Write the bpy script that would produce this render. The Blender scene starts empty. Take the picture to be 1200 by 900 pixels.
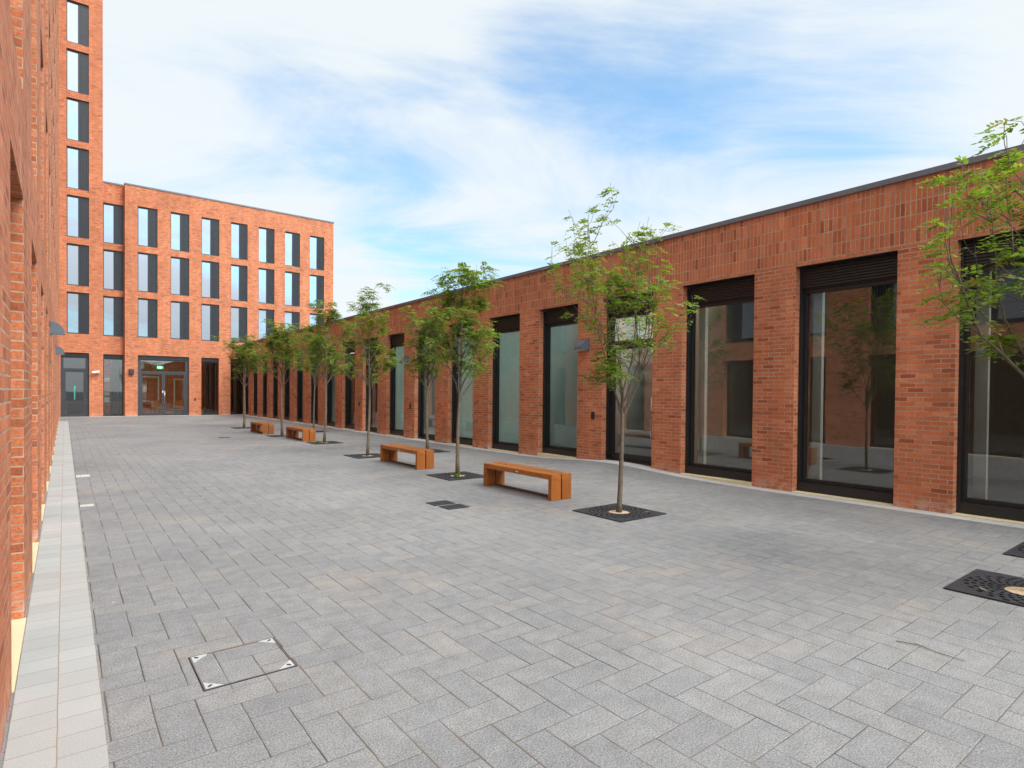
import bpy, bmesh, math, random
from mathutils import Vector, Matrix
R = math.radians
scene = bpy.context.scene
COL = scene.collection

# ------------------------------------------------------------------ helpers
def tag(o, label=None, cat=None, group=None, kind=None):
    if label: o['label'] = label
    if cat: o['category'] = cat
    if group: o['group'] = group
    if kind: o['kind'] = kind
    return o

def empty(name, loc=(0, 0, 0), rz=0.0, parent=None):
    o = bpy.data.objects.new(name, None)
    o.empty_display_size = .1
    COL.objects.link(o)
    o.location = loc
    o.rotation_euler = (0, 0, rz)
    if parent: o.parent = parent
    return o

def wloc(o):
    v = Vector((0, 0, 0))
    while o:
        v += o.location
        o = o.parent
    return v

def obj(name, bm, mat, parent=None, local=False, smooth=False):
    """bmesh given in world coordinates (or local=True: in the parent's own)"""
    me = bpy.data.meshes.new(name)
    if parent is not None and not local:
        bmesh.ops.translate(bm, verts=bm.verts, vec=-wloc(parent))
    bm.to_mesh(me)
    bm.free()
    if isinstance(mat, (list, tuple)):
        for m in mat: me.materials.append(m)
    else:
        me.materials.append(mat)
    if smooth:
        for p in me.polygons: p.use_smooth = True
    o = bpy.data.objects.new(name, me)
    COL.objects.link(o)
    if parent is not None: o.parent = parent
    return o

def copy_tree(o, parent=None):
    c = o.copy()
    COL.objects.link(c)
    c.parent = parent
    for ch in list(o.children): copy_tree(ch, c)
    return c

def B(): return bmesh.new()

def box(bm, x0, x1, y0, y1, z0, z1, bev=0.0, mi=0):
    vs = [bm.verts.new(p) for p in ((x0, y0, z0), (x1, y0, z0), (x1, y1, z0), (x0, y1, z0),
                                    (x0, y0, z1), (x1, y0, z1), (x1, y1, z1), (x0, y1, z1))]
    fs = [bm.faces.new([vs[i] for i in q]) for q in
          ((3, 2, 1, 0), (4, 5, 6, 7), (0, 1, 5, 4), (1, 2, 6, 5), (2, 3, 7, 6), (3, 0, 4, 7))]
    for f in fs: f.material_index = mi
    if bev > 0:
        es = list({e for f in fs for e in f.edges})
        bmesh.ops.bevel(bm, geom=es, offset=bev, segments=2, affect='EDGES', profile=.6)
    return fs

def quad(bm, pts, mi=0):
    f = bm.faces.new([bm.verts.new(p) for p in pts])
    f.material_index = mi
    return f

def tube(bm, pts, radii, n=6, cap=True):
    rings = []
    prev = None
    for i, p in enumerate(pts):
        p = Vector(p)
        a = Vector(pts[max(i - 1, 0)]); b = Vector(pts[min(i + 1, len(pts) - 1)])
        t = (b - a)
        if t.length < 1e-9: t = Vector((0, 0, 1))
        t.normalize()
        if prev is None:
            ref = Vector((1, 0, 0)) if abs(t.x) < .8 else Vector((0, 1, 0))
            u = t.cross(ref).normalized()
        else:
            u = (prev - t * prev.dot(t))
            if u.length < 1e-6: u = t.orthogonal()
            u.normalize()
        prev = u
        v = t.cross(u)
        r = radii[i]
        rings.append([bm.verts.new(p + (u * math.cos(2 * math.pi * k / n) + v * math.sin(2 * math.pi * k / n)) * r) for k in range(n)])
    for i in range(len(rings) - 1):
        for k in range(n):
            bm.faces.new((rings[i][k], rings[i][(k + 1) % n], rings[i + 1][(k + 1) % n], rings[i + 1][k]))
    if cap:
        bm.faces.new(list(reversed(rings[0])))
        bm.faces.new(rings[-1])

# ------------------------------------------------------------------ materials
def newmat(name):
    m = bpy.data.materials.new(name)
    m.use_nodes = True
    nt = m.node_tree
    nt.nodes.clear()
    out = nt.nodes.new('ShaderNodeOutputMaterial')
    return m, nt, out

class N:
    """tiny node-graph helper"""
    def __init__(s, nt): s.nt = nt
    def n(s, t, **kw):
        nd = s.nt.nodes.new(t)
        for k, v in kw.items(): setattr(nd, k, v)
        return nd
    def link(s, a, b): s.nt.links.new(a, b)
    def m(s, op, a, b=None, c=None, clamp=False):
        nd = s.n('ShaderNodeMath', operation=op, use_clamp=clamp)
        for i, v in enumerate((a, b, c)):
            if v is None: continue
            if isinstance(v, (int, float)): nd.inputs[i].default_value = v
            else: s.link(v, nd.inputs[i])
        return nd.outputs[0]
    def xyz(s, x, y, z=0.0):
        nd = s.n('ShaderNodeCombineXYZ')
        for i, v in enumerate((x, y, z)):
            if isinstance(v, (int, float)): nd.inputs[i].default_value = v
            else: s.link(v, nd.inputs[i])
        return nd.outputs[0]
    def sep(s, v):
        nd = s.n('ShaderNodeSeparateXYZ'); s.link(v, nd.inputs[0]); return nd.outputs
    def noise(s, vec, scale, detail=4, rough=.55, dist=0.0):
        nd = s.n('ShaderNodeTexNoise')
        nd.inputs['Scale'].default_value = scale
        nd.inputs['Detail'].default_value = detail
        nd.inputs['Roughness'].default_value = rough
        nd.inputs['Distortion'].default_value = dist
        if vec is not None: s.link(vec, nd.inputs['Vector'])
        return nd.outputs['Fac']
    def ramp(s, fac, stops):
        nd = s.n('ShaderNodeValToRGB')
        el = nd.color_ramp.elements
        while len(el) < len(stops): el.new(.5)
        for e, (p, c) in zip(el, stops):
            e.position = p
            e.color = (*c, 1) if len(c) == 3 else c
        s.link(fac, nd.inputs[0])
        return nd.outputs[0]
    def maprange(s, v, a, b, c=0.0, d=1.0, smooth=False):
        nd = s.n('ShaderNodeMapRange')
        if smooth: nd.interpolation_type = 'SMOOTHSTEP'
        for i, k in enumerate((a, b, c, d)): nd.inputs[i + 1].default_value = k
        s.link(v, nd.inputs[0])
        return nd.outputs[0]
    def mix(s, fac, a, b, mode='MIX'):
        nd = s.n('ShaderNodeMix', data_type='RGBA', blend_type=mode)
        for sock, v in ((nd.inputs[0], fac), (nd.inputs[6], a), (nd.inputs[7], b)):
            if isinstance(v, (int, float)): sock.default_value = v
            elif isinstance(v, tuple): sock.default_value = (*v, 1)
            else: s.link(v, sock)
        return nd.outputs[2]
    def bump(s, h, strength, dist=.01):
        nd = s.n('ShaderNodeBump')
        nd.inputs['Strength'].default_value = strength
        nd.inputs['Distance'].default_value = dist
        s.link(h, nd.inputs['Height'])
        return nd.outputs[0]
    def bsdf(s, col, rough=.8, normal=None, metal=0.0, spec=None):
        nd = s.n('ShaderNodeBsdfPrincipled')
        if isinstance(col, tuple): nd.inputs['Base Color'].default_value = (*col, 1)
        else: s.link(col, nd.inputs['Base Color'])
        if isinstance(rough, (int, float)): nd.inputs['Roughness'].default_value = rough
        else: s.link(rough, nd.inputs['Roughness'])
        nd.inputs['Metallic'].default_value = metal
        if spec is not None: nd.inputs['Specular IOR Level'].default_value = spec
        if normal is not None: s.link(normal, nd.inputs['Normal'])
        return nd.outputs[0]

def plain(name, col, rough=.5, metal=0.0, var=.12, scale=6.0, spec=None, bumpk=0.0):
    m, nt, out = newmat(name); g = N(nt)
    tc = g.n('ShaderNodeTexCoord').outputs['Object']
    nz = g.noise(tc, scale, 5, .6)
    f = g.maprange(nz, .3, .7, 1 - var, 1 + var)
    c = g.mix(1.0, col, g.xyz(f, f, f), 'MULTIPLY')
    nrm = g.bump(g.noise(tc, scale * 12, 4), bumpk, .01) if bumpk else None
    rg = g.maprange(g.noise(tc, scale * 2.3, 3), .3, .7, max(.02, rough - .08), min(1, rough + .08))
    g.link(g.bsdf(c, rg, nrm, metal, spec), out.inputs[0])
    return m

def brick(name, soldier=False, c1=(.60, .190, .082), c2=(.49, .142, .060), c3=(.34, .092, .042)):
    m, nt, out = newmat(name); g = N(nt)
    tc = g.n('ShaderNodeTexCoord').outputs['Object']
    p = g.sep(tc)
    nr = g.sep(g.n('ShaderNodeNewGeometry').outputs['True Normal'])
    ax, ay, az = (g.m('ABSOLUTE', nr[i]) for i in range(3))
    ax = g.m('GREATER_THAN', ax, .5); ay = g.m('GREATER_THAN', ay, .5); az = g.m('GREATER_THAN', az, .5)
    u = g.m('ADD', g.m('MULTIPLY', p[1], ax), g.m('MULTIPLY', p[0], g.m('ADD', ay, az)))
    v = g.m('ADD', g.m('MULTIPLY', p[2], g.m('SUBTRACT', 1.0, az)), g.m('MULTIPLY', p[1], az))
    wob = g.noise(tc, 7.0, 2)
    wob = g.m('MULTIPLY', g.m('SUBTRACT', wob, .5), .016)
    a, b = (v, u) if soldier else (u, v)
    vec = g.xyz(g.m('ADD', a, wob), g.m('ADD', b, wob), 0)
    bt = g.n('ShaderNodeTexBrick')
    bt.offset = 0.0 if soldier else .5
    bt.offset_frequency = 2
    bt.inputs['Scale'].default_value = 1
    bt.inputs['Brick Width'].default_value = .225
    bt.inputs['Row Height'].default_value = .075
    bt.inputs['Mortar Size'].default_value = .0085 if soldier else .0074
    bt.inputs['Mortar Smooth'].default_value = .25
    bt.inputs['Bias'].default_value = 0
    bt.inputs['Color1'].default_value = (0, 0, 0, 1)
    bt.inputs['Color2'].default_value = (1, 1, 1, 1)
    bt.inputs['Mortar'].default_value = (.5, .5, .5, 1)
    g.link(vec, bt.inputs['Vector'])
    rnd = g.sep(bt.outputs['Color'])[0]
    col = g.ramp(rnd, [(0.0, c3), (.14, c2), (.55, c1), (.86, c2), (1.0, (min(1, c1[0] * 1.12), c1[1] * 1.25, c1[2] * 1.35))])
    fine = g.noise(tc, 55, 5, .65)
    ff = g.maprange(fine, .25, .75, .62, 1.38)
    col = g.mix(1.0, col, g.xyz(ff, ff, ff), 'MULTIPLY')
    big = g.maprange(g.noise(tc, .55, 5, .65), .3, .7, .80, 1.18)
    col = g.mix(1.0, col, g.xyz(big, big, big), 'MULTIPLY')
    mor = g.mix(g.maprange(g.noise(tc, 3, 4, .65), .35, .65), (.37, .215, .135), (.54, .375, .265))
    col = g.mix(bt.outputs['Fac'], col, mor)
    # lime bloom in small patches
    eff = g.maprange(g.m('MULTIPLY', g.noise(tc, 1.7, 5, .7), g.noise(tc, 14, 4, .7)), .36, .5, 0, .45)
    col = g.mix(eff, col, (.62, .47, .37))
    mp = g.n('ShaderNodeMapping'); mp.inputs['Scale'].default_value = (2.6, 2.6, .22)
    g.link(tc, mp.inputs['Vector'])
    stk = g.maprange(g.noise(mp.outputs[0], 1.0, 5, .65), .3, .7, .86, 1.10)
    col = g.mix(1.0, col, g.xyz(stk, stk, stk), 'MULTIPLY')
    foot = g.m('MULTIPLY', g.maprange(p[2], .0, .32, 1, 0, True), g.maprange(g.noise(tc, 5.5, 5, .7), .46, .62, 0, .55))
    col = g.mix(foot, col, (.60, .47, .38))
    h = g.m('ADD', g.m('MULTIPLY', g.m('SUBTRACT', 1.0, bt.outputs['Fac']), 1.0), g.m('MULTIPLY', fine, .45))
    nrm = g.bump(h, .55, .008)
    g.link(g.bsdf(col, .88, nrm, spec=.25), out.inputs[0])
    return m

def paving(name):
    m, nt, out = newmat(name); g = N(nt)
    tc = g.n('ShaderNodeTexCoord').outputs['Object']
    p = g.sep(tc)
    W = .2065
    w1 = g.m('MULTIPLY', g.m('SUBTRACT', g.noise(tc, 3.1, 2), .5), .012)
    w2 = g.m('MULTIPLY', g.m('SUBTRACT', g.noise(tc, 2.7, 2), .5), .012)
    X = g.m('DIVIDE', g.m('ADD', g.m('SUBTRACT', p[0], .60 - W * 40), w1), W)
    Y = g.m('DIVIDE', g.m('ADD', g.m('SUBTRACT', p[1], 2.98 - W * 160), w2), W)
    i = g.m('FLOOR', X); j = g.m('FLOOR', Y)
    fx = g.m('FRACT', X); fy = g.m('FRACT', Y)
    mm = g.m('FLOORED_MODULO', g.m('ADD', g.m('ADD', i, j), 1.0), 4.0)
    def eq(k): return g.m('COMPARE', mm, float(k), .3)
    e0, e1, e2, e3 = (eq(k) for k in range(4))
    hor = g.m('ADD', e0, e1)
    # position inside the block in cells
    bx = g.m('ADD', fx, e1)
    by = g.m('ADD', fy, e3)
    ox = g.m('SUBTRACT', i, e1); oy = g.m('SUBTRACT', j, e3)
    sx = g.m('ADD', 1.0, hor); sy = g.m('SUBTRACT', 2.0, hor)
    dx = g.m('MINIMUM', bx, g.m('SUBTRACT', sx, bx))
    dy = g.m('MINIMUM', by, g.m('SUBTRACT', sy, by))
    wn = g.n('ShaderNodeTexWhiteNoise', noise_dimensions='3D')
    g.link(g.xyz(ox, oy, hor), wn.inputs['Vector'])
    rv = g.sep(wn.outputs['Color'])
    # joints: irregular width
    jw = g.maprange(g.noise(tc, 1.9, 4, .6), .32, .68, .009, .036)
    dxy = g.m('MINIMUM', dx, g.m('MULTIPLY', dy, 2.0))
    joint = g.m('SUBTRACT', 1.0, g.m('SMOOTH_MIN', g.m('DIVIDE', dxy, jw), 1.0, .15), clamp=True)
    joint = g.m('GREATER_THAN', joint, .22)
    edge = g.maprange(dxy, .0, .07, 0, 1, True)
    base = g.ramp(rv[0], [(0, (.208, .205, .204)), (.3, (.219, .216, .213)), (.6, (.226, .222, .217)), (.85, (.232, .226, .219)), (1, (.240, .230, .219))])
    sp = g.noise(tc, 95, 3, .75)
    sp2 = g.noise(tc, 260, 2, .6)
    spk = g.m('ADD', g.maprange(sp, .3, .7, .45, 1.55), g.maprange(sp2, .3, .7, -.55, .55))
    base = g.mix(1.0, base, g.xyz(spk, spk, spk), 'MULTIPLY')
    big = g.maprange(g.noise(tc, .33, 5, .6, .6), .3, .7, .86, 1.14)
    base = g.mix(1.0, base, g.xyz(big, big, big), 'MULTIPLY')
    mid = g.maprange(g.noise(tc, 7.0, 5, .7), .3, .7, .86, 1.14)
    base = g.mix(1.0, base, g.xyz(mid, mid, mid), 'MULTIPLY')
    # sandy stain and pale cement bloom
    st = g.maprange(g.noise(tc, .62, 6, .72, .4), .54, .74, 0, .34)
    base = g.mix(st, base, (.46, .36, .26))
    bl = g.maprange(g.noise(tc, 1.3, 6, .75), .66, .78, 0, .45)
    base = g.mix(bl, base, (.52, .51, .50))
    vo = g.n('ShaderNodeTexVoronoi'); vo.inputs['Scale'].default_value = 2.6
    g.link(tc, vo.inputs['Vector'])
    vr = g.sep(vo.outputs['Color'])
    rad_ = g.maprange(vr[1], 0, 1, .012, .050)
    spot = g.m('MULTIPLY', g.m('LESS_THAN', g.m('ADD', vo.outputs['Distance'], g.m('MULTIPLY', g.m('SUBTRACT', g.noise(tc, 60, 2), .5), .03)), rad_), g.m('GREATER_THAN', vr[0], .62))
    base = g.mix(g.m('MULTIPLY', spot, .55), base, g.mix(g.m('GREATER_THAN', vr[2], .55), (.10, .098, .095), (.58, .56, .53)))
    drip = g.maprange(g.noise(tc, 2.1, 7, .78, 1.2), .60, .72, 0, .30)
    base = g.mix(drip, base, (.13, .128, .125))
    jc = g.mix(g.maprange(g.noise(tc, .9, 4), .4, .62), (.045, .040, .036), (.16, .115, .078))
    col = g.mix(g.m('MULTIPLY', joint, .9), base, jc)
    h = g.m('ADD', g.m('MULTIPLY', edge, .8), g.m('ADD', g.m('MULTIPLY', sp, .22), g.m('MULTIPLY', rv[1], .25)))
    h = g.m('SUBTRACT', h, g.m('MULTIPLY', joint, .6))
    nrm = g.bump(h, .45, .006)
    g.link(g.bsdf(col, .86, nrm, spec=.3), out.inputs[0])
    return m

def setts(name, base, w, r, axis_y=True, off=.5):
    m, nt, out = newmat(name); g = N(nt)
    tc = g.n('ShaderNodeTexCoord').outputs['Object']
    p = g.sep(tc)
    bt = g.n('ShaderNodeTexBrick')
    bt.offset = off
    bt.inputs['Scale'].default_value = 1
    bt.inputs['Brick Width'].default_value = w
    bt.inputs['Row Height'].default_value = r
    bt.inputs['Mortar Size'].default_value = .003
    bt.inputs['Mortar Smooth'].default_value = .2
    bt.inputs['Color1'].default_value = (0, 0, 0, 1)
    bt.inputs['Color2'].default_value = (1, 1, 1, 1)
    wob = g.m('MULTIPLY', g.m('SUBTRACT', g.noise(tc, 5, 2), .5), .008)
    a, b = (p[1], g.m('ADD', p[0], .235)) if axis_y else (p[0], p[1])
    g.link(g.xyz(g.m('ADD', a, wob), g.m('ADD', b, wob), 0), bt.inputs['Vector'])
    rnd = g.sep(bt.outputs['Color'])[0]
    f = g.m('MULTIPLY', g.maprange(rnd, 0, 1, .93, 1.06), g.maprange(g.noise(tc, 190, 3, .7), .3, .7, .76, 1.22))
    f = g.m('MULTIPLY', f, g.maprange(g.noise(tc, .8, 4), .3, .7, .92, 1.08))
    col = g.mix(1.0, base, g.xyz(f, f, f), 'MULTIPLY')
    col = g.mix(g.maprange(g.noise(tc, 1.4, 5, .7), .6, .75, 0, .4), col, (.42, .37, .31))
    col = g.mix(bt.outputs['Fac'], col, (.30, .22, .15))
    nrm = g.bump(g.m('ADD', g.m('SUBTRACT', 1.0, bt.outputs['Fac']), g.m('MULTIPLY', g.noise(tc, 150, 3), .4)), .4, .005)
    g.link(g.bsdf(col, .85, nrm, spec=.3), out.inputs[0])
    return m

def wood(name, c1, c2, axis=1):
    m, nt, out = newmat(name); g = N(nt)
    tc = g.n('ShaderNodeTexCoord').outputs['Object']
    mp = g.n('ShaderNodeMapping')
    sc = [26, 26, 26]; sc[axis] = 1.6
    mp.inputs['Scale'].default_value = sc
    g.link(tc, mp.inputs['Vector'])
    gr = g.noise(mp.outputs[0], 1.0, 6, .65, .8)
    col = g.mix(g.maprange(gr, .3, .7), c1, c2)
    ri = g.n('ShaderNodeObjectInfo').outputs['Random']
    f = g.maprange(ri, 0, 1, .85, 1.15)
    col = g.mix(1.0, col, g.xyz(f, f, f), 'MULTIPLY')
    stain = g.maprange(g.noise(tc, 4, 4, .6), .35, .7, 1.1, .8)
    col = g.mix(1.0, col, g.xyz(stain, stain, stain), 'MULTIPLY')
    g.link(g.bsdf(col, .55, g.bump(gr, .25, .004), spec=.4), out.inputs[0])
    return m

def glass(name, ior=2.3, tint=(.80, .84, .82)):
    m, nt, out = newmat(name); g = N(nt)
    fr = g.n('ShaderNodeFresnel'); fr.inputs['IOR'].default_value = ior
    tr = g.n('ShaderNodeBsdfTransparent'); tr.inputs[0].default_value = (*tint, 1)
    gl = g.n('ShaderNodeBsdfGlossy'); gl.inputs['Roughness'].default_value = .0
    gl.inputs[0].default_value = (.95, .97, .97, 1)
    tc = g.n('ShaderNodeTexCoord').outputs['Object']
    nrm = g.bump(g.noise(tc, .7, 2), .05, .02)
    g.link(nrm, gl.inputs['Normal'])
    mx = g.n('ShaderNodeMixShader')
    g.link(fr.outputs[0], mx.inputs[0]); g.link(tr.outputs[0], mx.inputs[1]); g.link(gl.outputs[0], mx.inputs[2])
    g.link(mx.outputs[0], out.inputs[0])
    return m

def mirror_glass(name):
    """solar-control glass of the upper floors: silvery outside, dark room behind"""
    m, nt, out = newmat(name); g = N(nt)
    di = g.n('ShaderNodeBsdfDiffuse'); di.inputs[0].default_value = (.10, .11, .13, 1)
    gl = g.n('ShaderNodeBsdfGlossy'); gl.inputs['Roughness'].default_value = .015
    gl.inputs[0].default_value = (.30, .315, .345, 1)
    tc = g.n('ShaderNodeTexCoord').outputs['Object']
    g.link(g.bump(g.noise(tc, .9, 2), .06, .02), gl.inputs['Normal'])
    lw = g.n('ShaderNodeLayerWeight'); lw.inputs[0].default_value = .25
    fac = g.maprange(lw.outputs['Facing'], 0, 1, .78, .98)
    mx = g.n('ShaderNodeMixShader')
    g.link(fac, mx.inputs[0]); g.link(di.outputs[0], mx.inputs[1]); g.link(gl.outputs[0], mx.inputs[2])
    g.link(mx.outputs[0], out.inputs[0])
    return m

def leafmat(name, cols):
    m, nt, out = newmat(name); g = N(nt)
    ri = g.n('ShaderNodeNewGeometry').outputs['Random Per Island']
    col = g.ramp(ri, [(i / (len(cols) - 1), c) for i, c in enumerate(cols)])
    d = g.bsdf(col, .5, spec=.35)
    t = g.n('ShaderNodeBsdfTranslucent')
    g.link(g.mix(1.0, col, (1.25, 1.35, .6), 'MULTIPLY'), t.inputs[0])
    mx = g.n('ShaderNodeMixShader'); mx.inputs[0].default_value = .42
    g.link(d, mx.inputs[1]); g.link(t.outputs[0], mx.inputs[2])
    g.link(mx.outputs[0], out.inputs[0])
    return m

def blindmat(name, col):
    m, nt, out = newmat(name); g = N(nt)
    tc = g.n('ShaderNodeTexCoord').outputs['Object']
    f = g.maprange(g.noise(tc, 1.5, 3), .3, .7, .94, 1.06)
    c = g.mix(1.0, col, g.xyz(f, f, f), 'MULTIPLY')
    t = g.n('ShaderNodeBsdfTranslucent'); g.link(c, t.inputs[0])
    mx = g.n('ShaderNodeMixShader'); mx.inputs[0].default_value = .5
    g.link(g.bsdf(c, .8), mx.inputs[1]); g.link(t.outputs[0], mx.inputs[2]); g.link(mx.outputs[0], out.inputs[0])
    return m

def emit(name, col, s):
    m, nt, out = newmat(name); g = N(nt)
    e = g.n('ShaderNodeEmission'); e.inputs[0].default_value = (*col, 1); e.inputs[1].default_value = s
    g.link(e.outputs[0], out.inputs[0])
    return m

M = dict(
    brick=brick('red_brick'), soldier=brick('red_brick_soldier', True),
    paving=paving('grey_block_paving'),
    strip=setts('pale_setts', (.39, .382, .362), .21, .2025, True, .37),
    strip2=setts('pale_edge_slabs', (.52, .50, .46), .45, .5, True, .0),
    sill=plain('buff_stone', (.68, .56, .34), .8, var=.08, scale=3, bumpk=.1),
    terrain=plain('asphalt', (.06, .06, .062), .9, scale=2),
    frame=plain('black_frame_metal', (.017, .016, .016), .38, .0, .15, 3),
    frame2=plain('charcoal_frame_metal', (.040, .043, .050), .42, .0, .12, 3),
    louvre=plain('slate_grey_louvre_metal', (.030, .033, .040), .42, 0.0, .12, 2.5),
    coping=plain('dark_grey_coping_metal', (.15, .15, .165), .45, .0, .15, 2),
    roof=plain('roof_felt', (.12, .12, .12), .9),
    glass=glass('clear_glass'), glasslow=glass('screened_glass', 1.75, (.9, .94, .93)), glass2=mirror_glass('sky_reflecting_glass'),
    floor=plain('interior_floor', (.20, .18, .16), .35, var=.06),
    inwall=plain('interior_plaster', (.42, .41, .36), .85, var=.04),
    tan_in=plain('interior_tan_lining', (.20, .16, .115), .85, var=.08),
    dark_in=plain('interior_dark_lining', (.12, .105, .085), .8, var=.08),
    blind=blindmat('pale_green_blind', (.36, .50, .44)),
    blind2=plain('buff_blind', (.33, .29, .22), .8, var=.06, scale=1.5),
    curtain=plain('brown_curtain', (.10, .082, .058), .85, var=.2, scale=4),
    wood=wood('orange_hardwood', (.31, .092, .013), (.47, .165, .030)),
    woodleg=wood('orange_hardwood_upright', (.27, .074, .009), (.40, .125, .018), 2),
    iron=plain('cast_iron', (.045, .045, .050), .55, .35, .25, 8, bumpk=.15),
    pit=plain('dark_pit', (.012, .011, .010), .95),
    sand=plain('sandy_gravel', (.52, .38, .23), .95, var=.35, scale=45, bumpk=.6),
    bark=plain('grey_brown_bark', (.145, .112, .078), .9, var=.3, scale=16, bumpk=.5),
    twig=plain('young_twig_bark', (.15, .105, .075), .8, var=.25, scale=10),
    leaf=leafmat('rowan_leaf', [(.10, .185, .024), (.155, .255, .032), (.21, .31, .042), (.28, .34, .058), (.13, .215, .032)]),
    leafd=leafmat('rowan_leaf_deep', [(.10, .18, .026), (.155, .25, .034), (.21, .31, .044), (.29, .33, .065), (.13, .215, .03)]),
    leafo=leafmat('rowan_leaf_turning', [(.16, .23, .035), (.26, .25, .05), (.30, .20, .06), (.14, .21, .03)]),
    steel=plain('brushed_steel', (.62, .62, .62), .3, 1.0, .06),
    white=plain('white_plastic', (.80, .80, .79), .4, var=.03),
    galv=plain('galvanised_steel', (.56, .57, .57), .45, .3, .10, 20),
    bplastic=plain('black_plastic', (.015, .015, .016), .4, var=.1),
    lamp=plain('slate_lamp_metal', (.10, .115, .135), .4, 0.0, .12, 4),
    green=emit('exit_sign_green', (.01, .42, .22), .9),
    pict=emit('exit_sign_white', (.85, 1, .92), 1.1),
    bulb=emit('warm_downlight', (1, .80, .50), 40.0),
    tubelight=emit('white_tube_light', (1, .97, .9), 9.0),
    paper=plain('white_paper', (.82, .84, .84), .7, var=.03),
    teal=plain('teal_vinyl', (.10, .42, .36), .5),
    orange=plain('orange_upholstery', (.55, .22, .05), .7),
    rust=plain('brown_cover', (.17, .13, .11), .7, .2, .25, 8),
    stair=plain('white_stair_paint', (.62, .66, .63), .5, var=.03),
)

# ------------------------------------------------------------------ the court's levels
XR, XL, YF = 10.82, -0.25, 47.96       # right wall, left wall, far facade
def gz(x, y):
    """the paving rises a little towards the level threshold of the glazed door"""
    s = min(1, max(0, (x - 7.9) / 2.9)); s = s * s * (3 - 2 * s)
    return .135 * s * math.exp(-((y - 9.9) / 1.9) ** 2)

# ------------------------------------------------------------------ ground
def sheet(name, xs, ys, mat, dz=0.0):
    bm = B()
    vv = [[bm.verts.new((x, y, gz(x, y) + dz)) for y in ys] for x in xs]
    for a in range(len(xs) - 1):
        for b in range(len(ys) - 1):
            bm.faces.new((vv[a][b], vv[a + 1][b], vv[a + 1][b + 1], vv[a][b + 1]))
    return tag(obj(name, bm, mat, smooth=True), kind='structure')
def lin(a, b, n): return [a + (b - a) * k / n for k in range(n + 1)]
bm = B(); quad(bm, [(-700, -700, -.25), (700, -700, -.25), (700, 700, -.25), (-700, 700, -.25)])
tag(obj('ground', bm, M['terrain']), kind='structure')
ysg = lin(-16, 4, 10) + lin(4.4, 16, 29) + lin(17, YF + .9, 16)
sheet('paving', [-.62, 2, 5, 7.5] + lin(7.9, 10.5, 10), ysg, M['paving'])
sheet('kerb_strip', [-.235, .17], lin(-16, 41.5, 20), M['strip'], .005)
sheet('kerb_strip', lin(10.50, 11.3, 4), ysg, M['strip2'], .001)
bm = B(); box(bm, -.2, XR - .35, YF - .30, YF - .01, -.05, .008); tag(obj('kerb_strip', bm, M['strip2']), kind='structure')
for (x0, x1, y0, y1) in ((.19, .42, 14.9, 15.25), (.19, .36, 11.1, 11.28)):
    bm = B(); box(bm, x0, x1, y0, y1, -.05, .006)
    tag(obj('paving_slab', bm, M['strip2']), kind='structure')

# ------------------------------------------------------------------ facades
def facade(bm, plane, axis, inward, u0, u1, z0, z1, ops):
    """a wall in the plane axis=plane; ops: (ua,ub,za,zb,depth); quads + reveals"""
    us = sorted({u0, u1, *[o[0] for o in ops], *[o[1] for o in ops]})
    zs = sorted({z0, z1, *[o[2] for o in ops], *[o[3] for o in ops]})
    us = [u for u in us if u0 <= u <= u1]; zs = [z for z in zs if z0 <= z <= z1]
    def P(u, z, d): return (plane + inward * d, u, z) if axis == 0 else (u, plane + inward * d, z)
    for a in range(len(us) - 1):
        um = (us[a] + us[a + 1]) / 2
        run = None
        col_ops = [o for o in ops if o[0] < um < o[1]]
        for b in range(len(zs) - 1):
            zm = (zs[b] + zs[b + 1]) / 2
            if any(o[2] < zm < o[3] for o in col_ops):
                if run is not None:
                    quad(bm, [P(us[a], run, 0), P(us[a + 1], run, 0), P(us[a + 1], zs[b], 0), P(us[a], zs[b], 0)]); run = None
            elif run is None: run = zs[b]
        if run is not None:
            quad(bm, [P(us[a], run, 0), P(us[a + 1], run, 0), P(us[a + 1], zs[-1], 0), P(us[a], zs[-1], 0)])
    for (ua, ub, za, zb, d) in ops:
        quad(bm, [P(ua, za, 0), P(ua, zb, 0), P(ua, zb, d), P(ua, za, d)])
        quad(bm, [P(ub, za, 0), P(ub, zb, 0), P(ub, zb, d), P(ub, za, d)])
        quad(bm, [P(ua, zb, 0), P(ub, zb, 0), P(ub, zb, d), P(ua, zb, d)])
        if za > z0 + .01: quad(bm, [P(ua, za, 0), P(ub, za, 0), P(ub, za, d), P(ua, za, d)])

# ---- upper windows: frame (the part) > pane, louvre_panel.  local: u right, looking from outside along inward
def win_meshes(w, h, split=.53, nf=6):
    """local axes: x along the wall, y into the wall, z up; origin at lower left corner of the opening"""
    f = B()
    t = .05
    y0, y1 = .13, .20
    box(f, 0, t, y0, y1, 0, h); box(f, w - t, w, y0, y1, 0, h)
    box(f, t, w - t, y0, y1, 0, t + .03); box(f, t, w - t, y0, y1, h - t - .05, h)
    xs = w * split
    box(f, xs - .025, xs + .025, y0 + .002, y1, t + .03, h - t - .05)
    box(f, -.004 + .01, w - .006, .02, y0 - .002, -.001 + .004, .045)     # metal sill
    p = B()
    quad(p, [(t, .168, t + .03), (xs - .025, .168, t + .03), (xs - .025, .168, h - t - .05), (t, .168, h - t - .05)])
    l = B()
    a, b = xs + .025, w - t
    n = nf
    s = (b - a) / n
    quad(l, [(a, .176, t + .03), (b, .176, t + .03), (b, .176, h - t - .05), (a, .176, h - t - .05)])
    for k in range(n):
        box(l, a + s * (k + .27), a + s * (k + .73), .085, .172, t + .032, h - t - .052)
    return f, p, l

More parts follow.
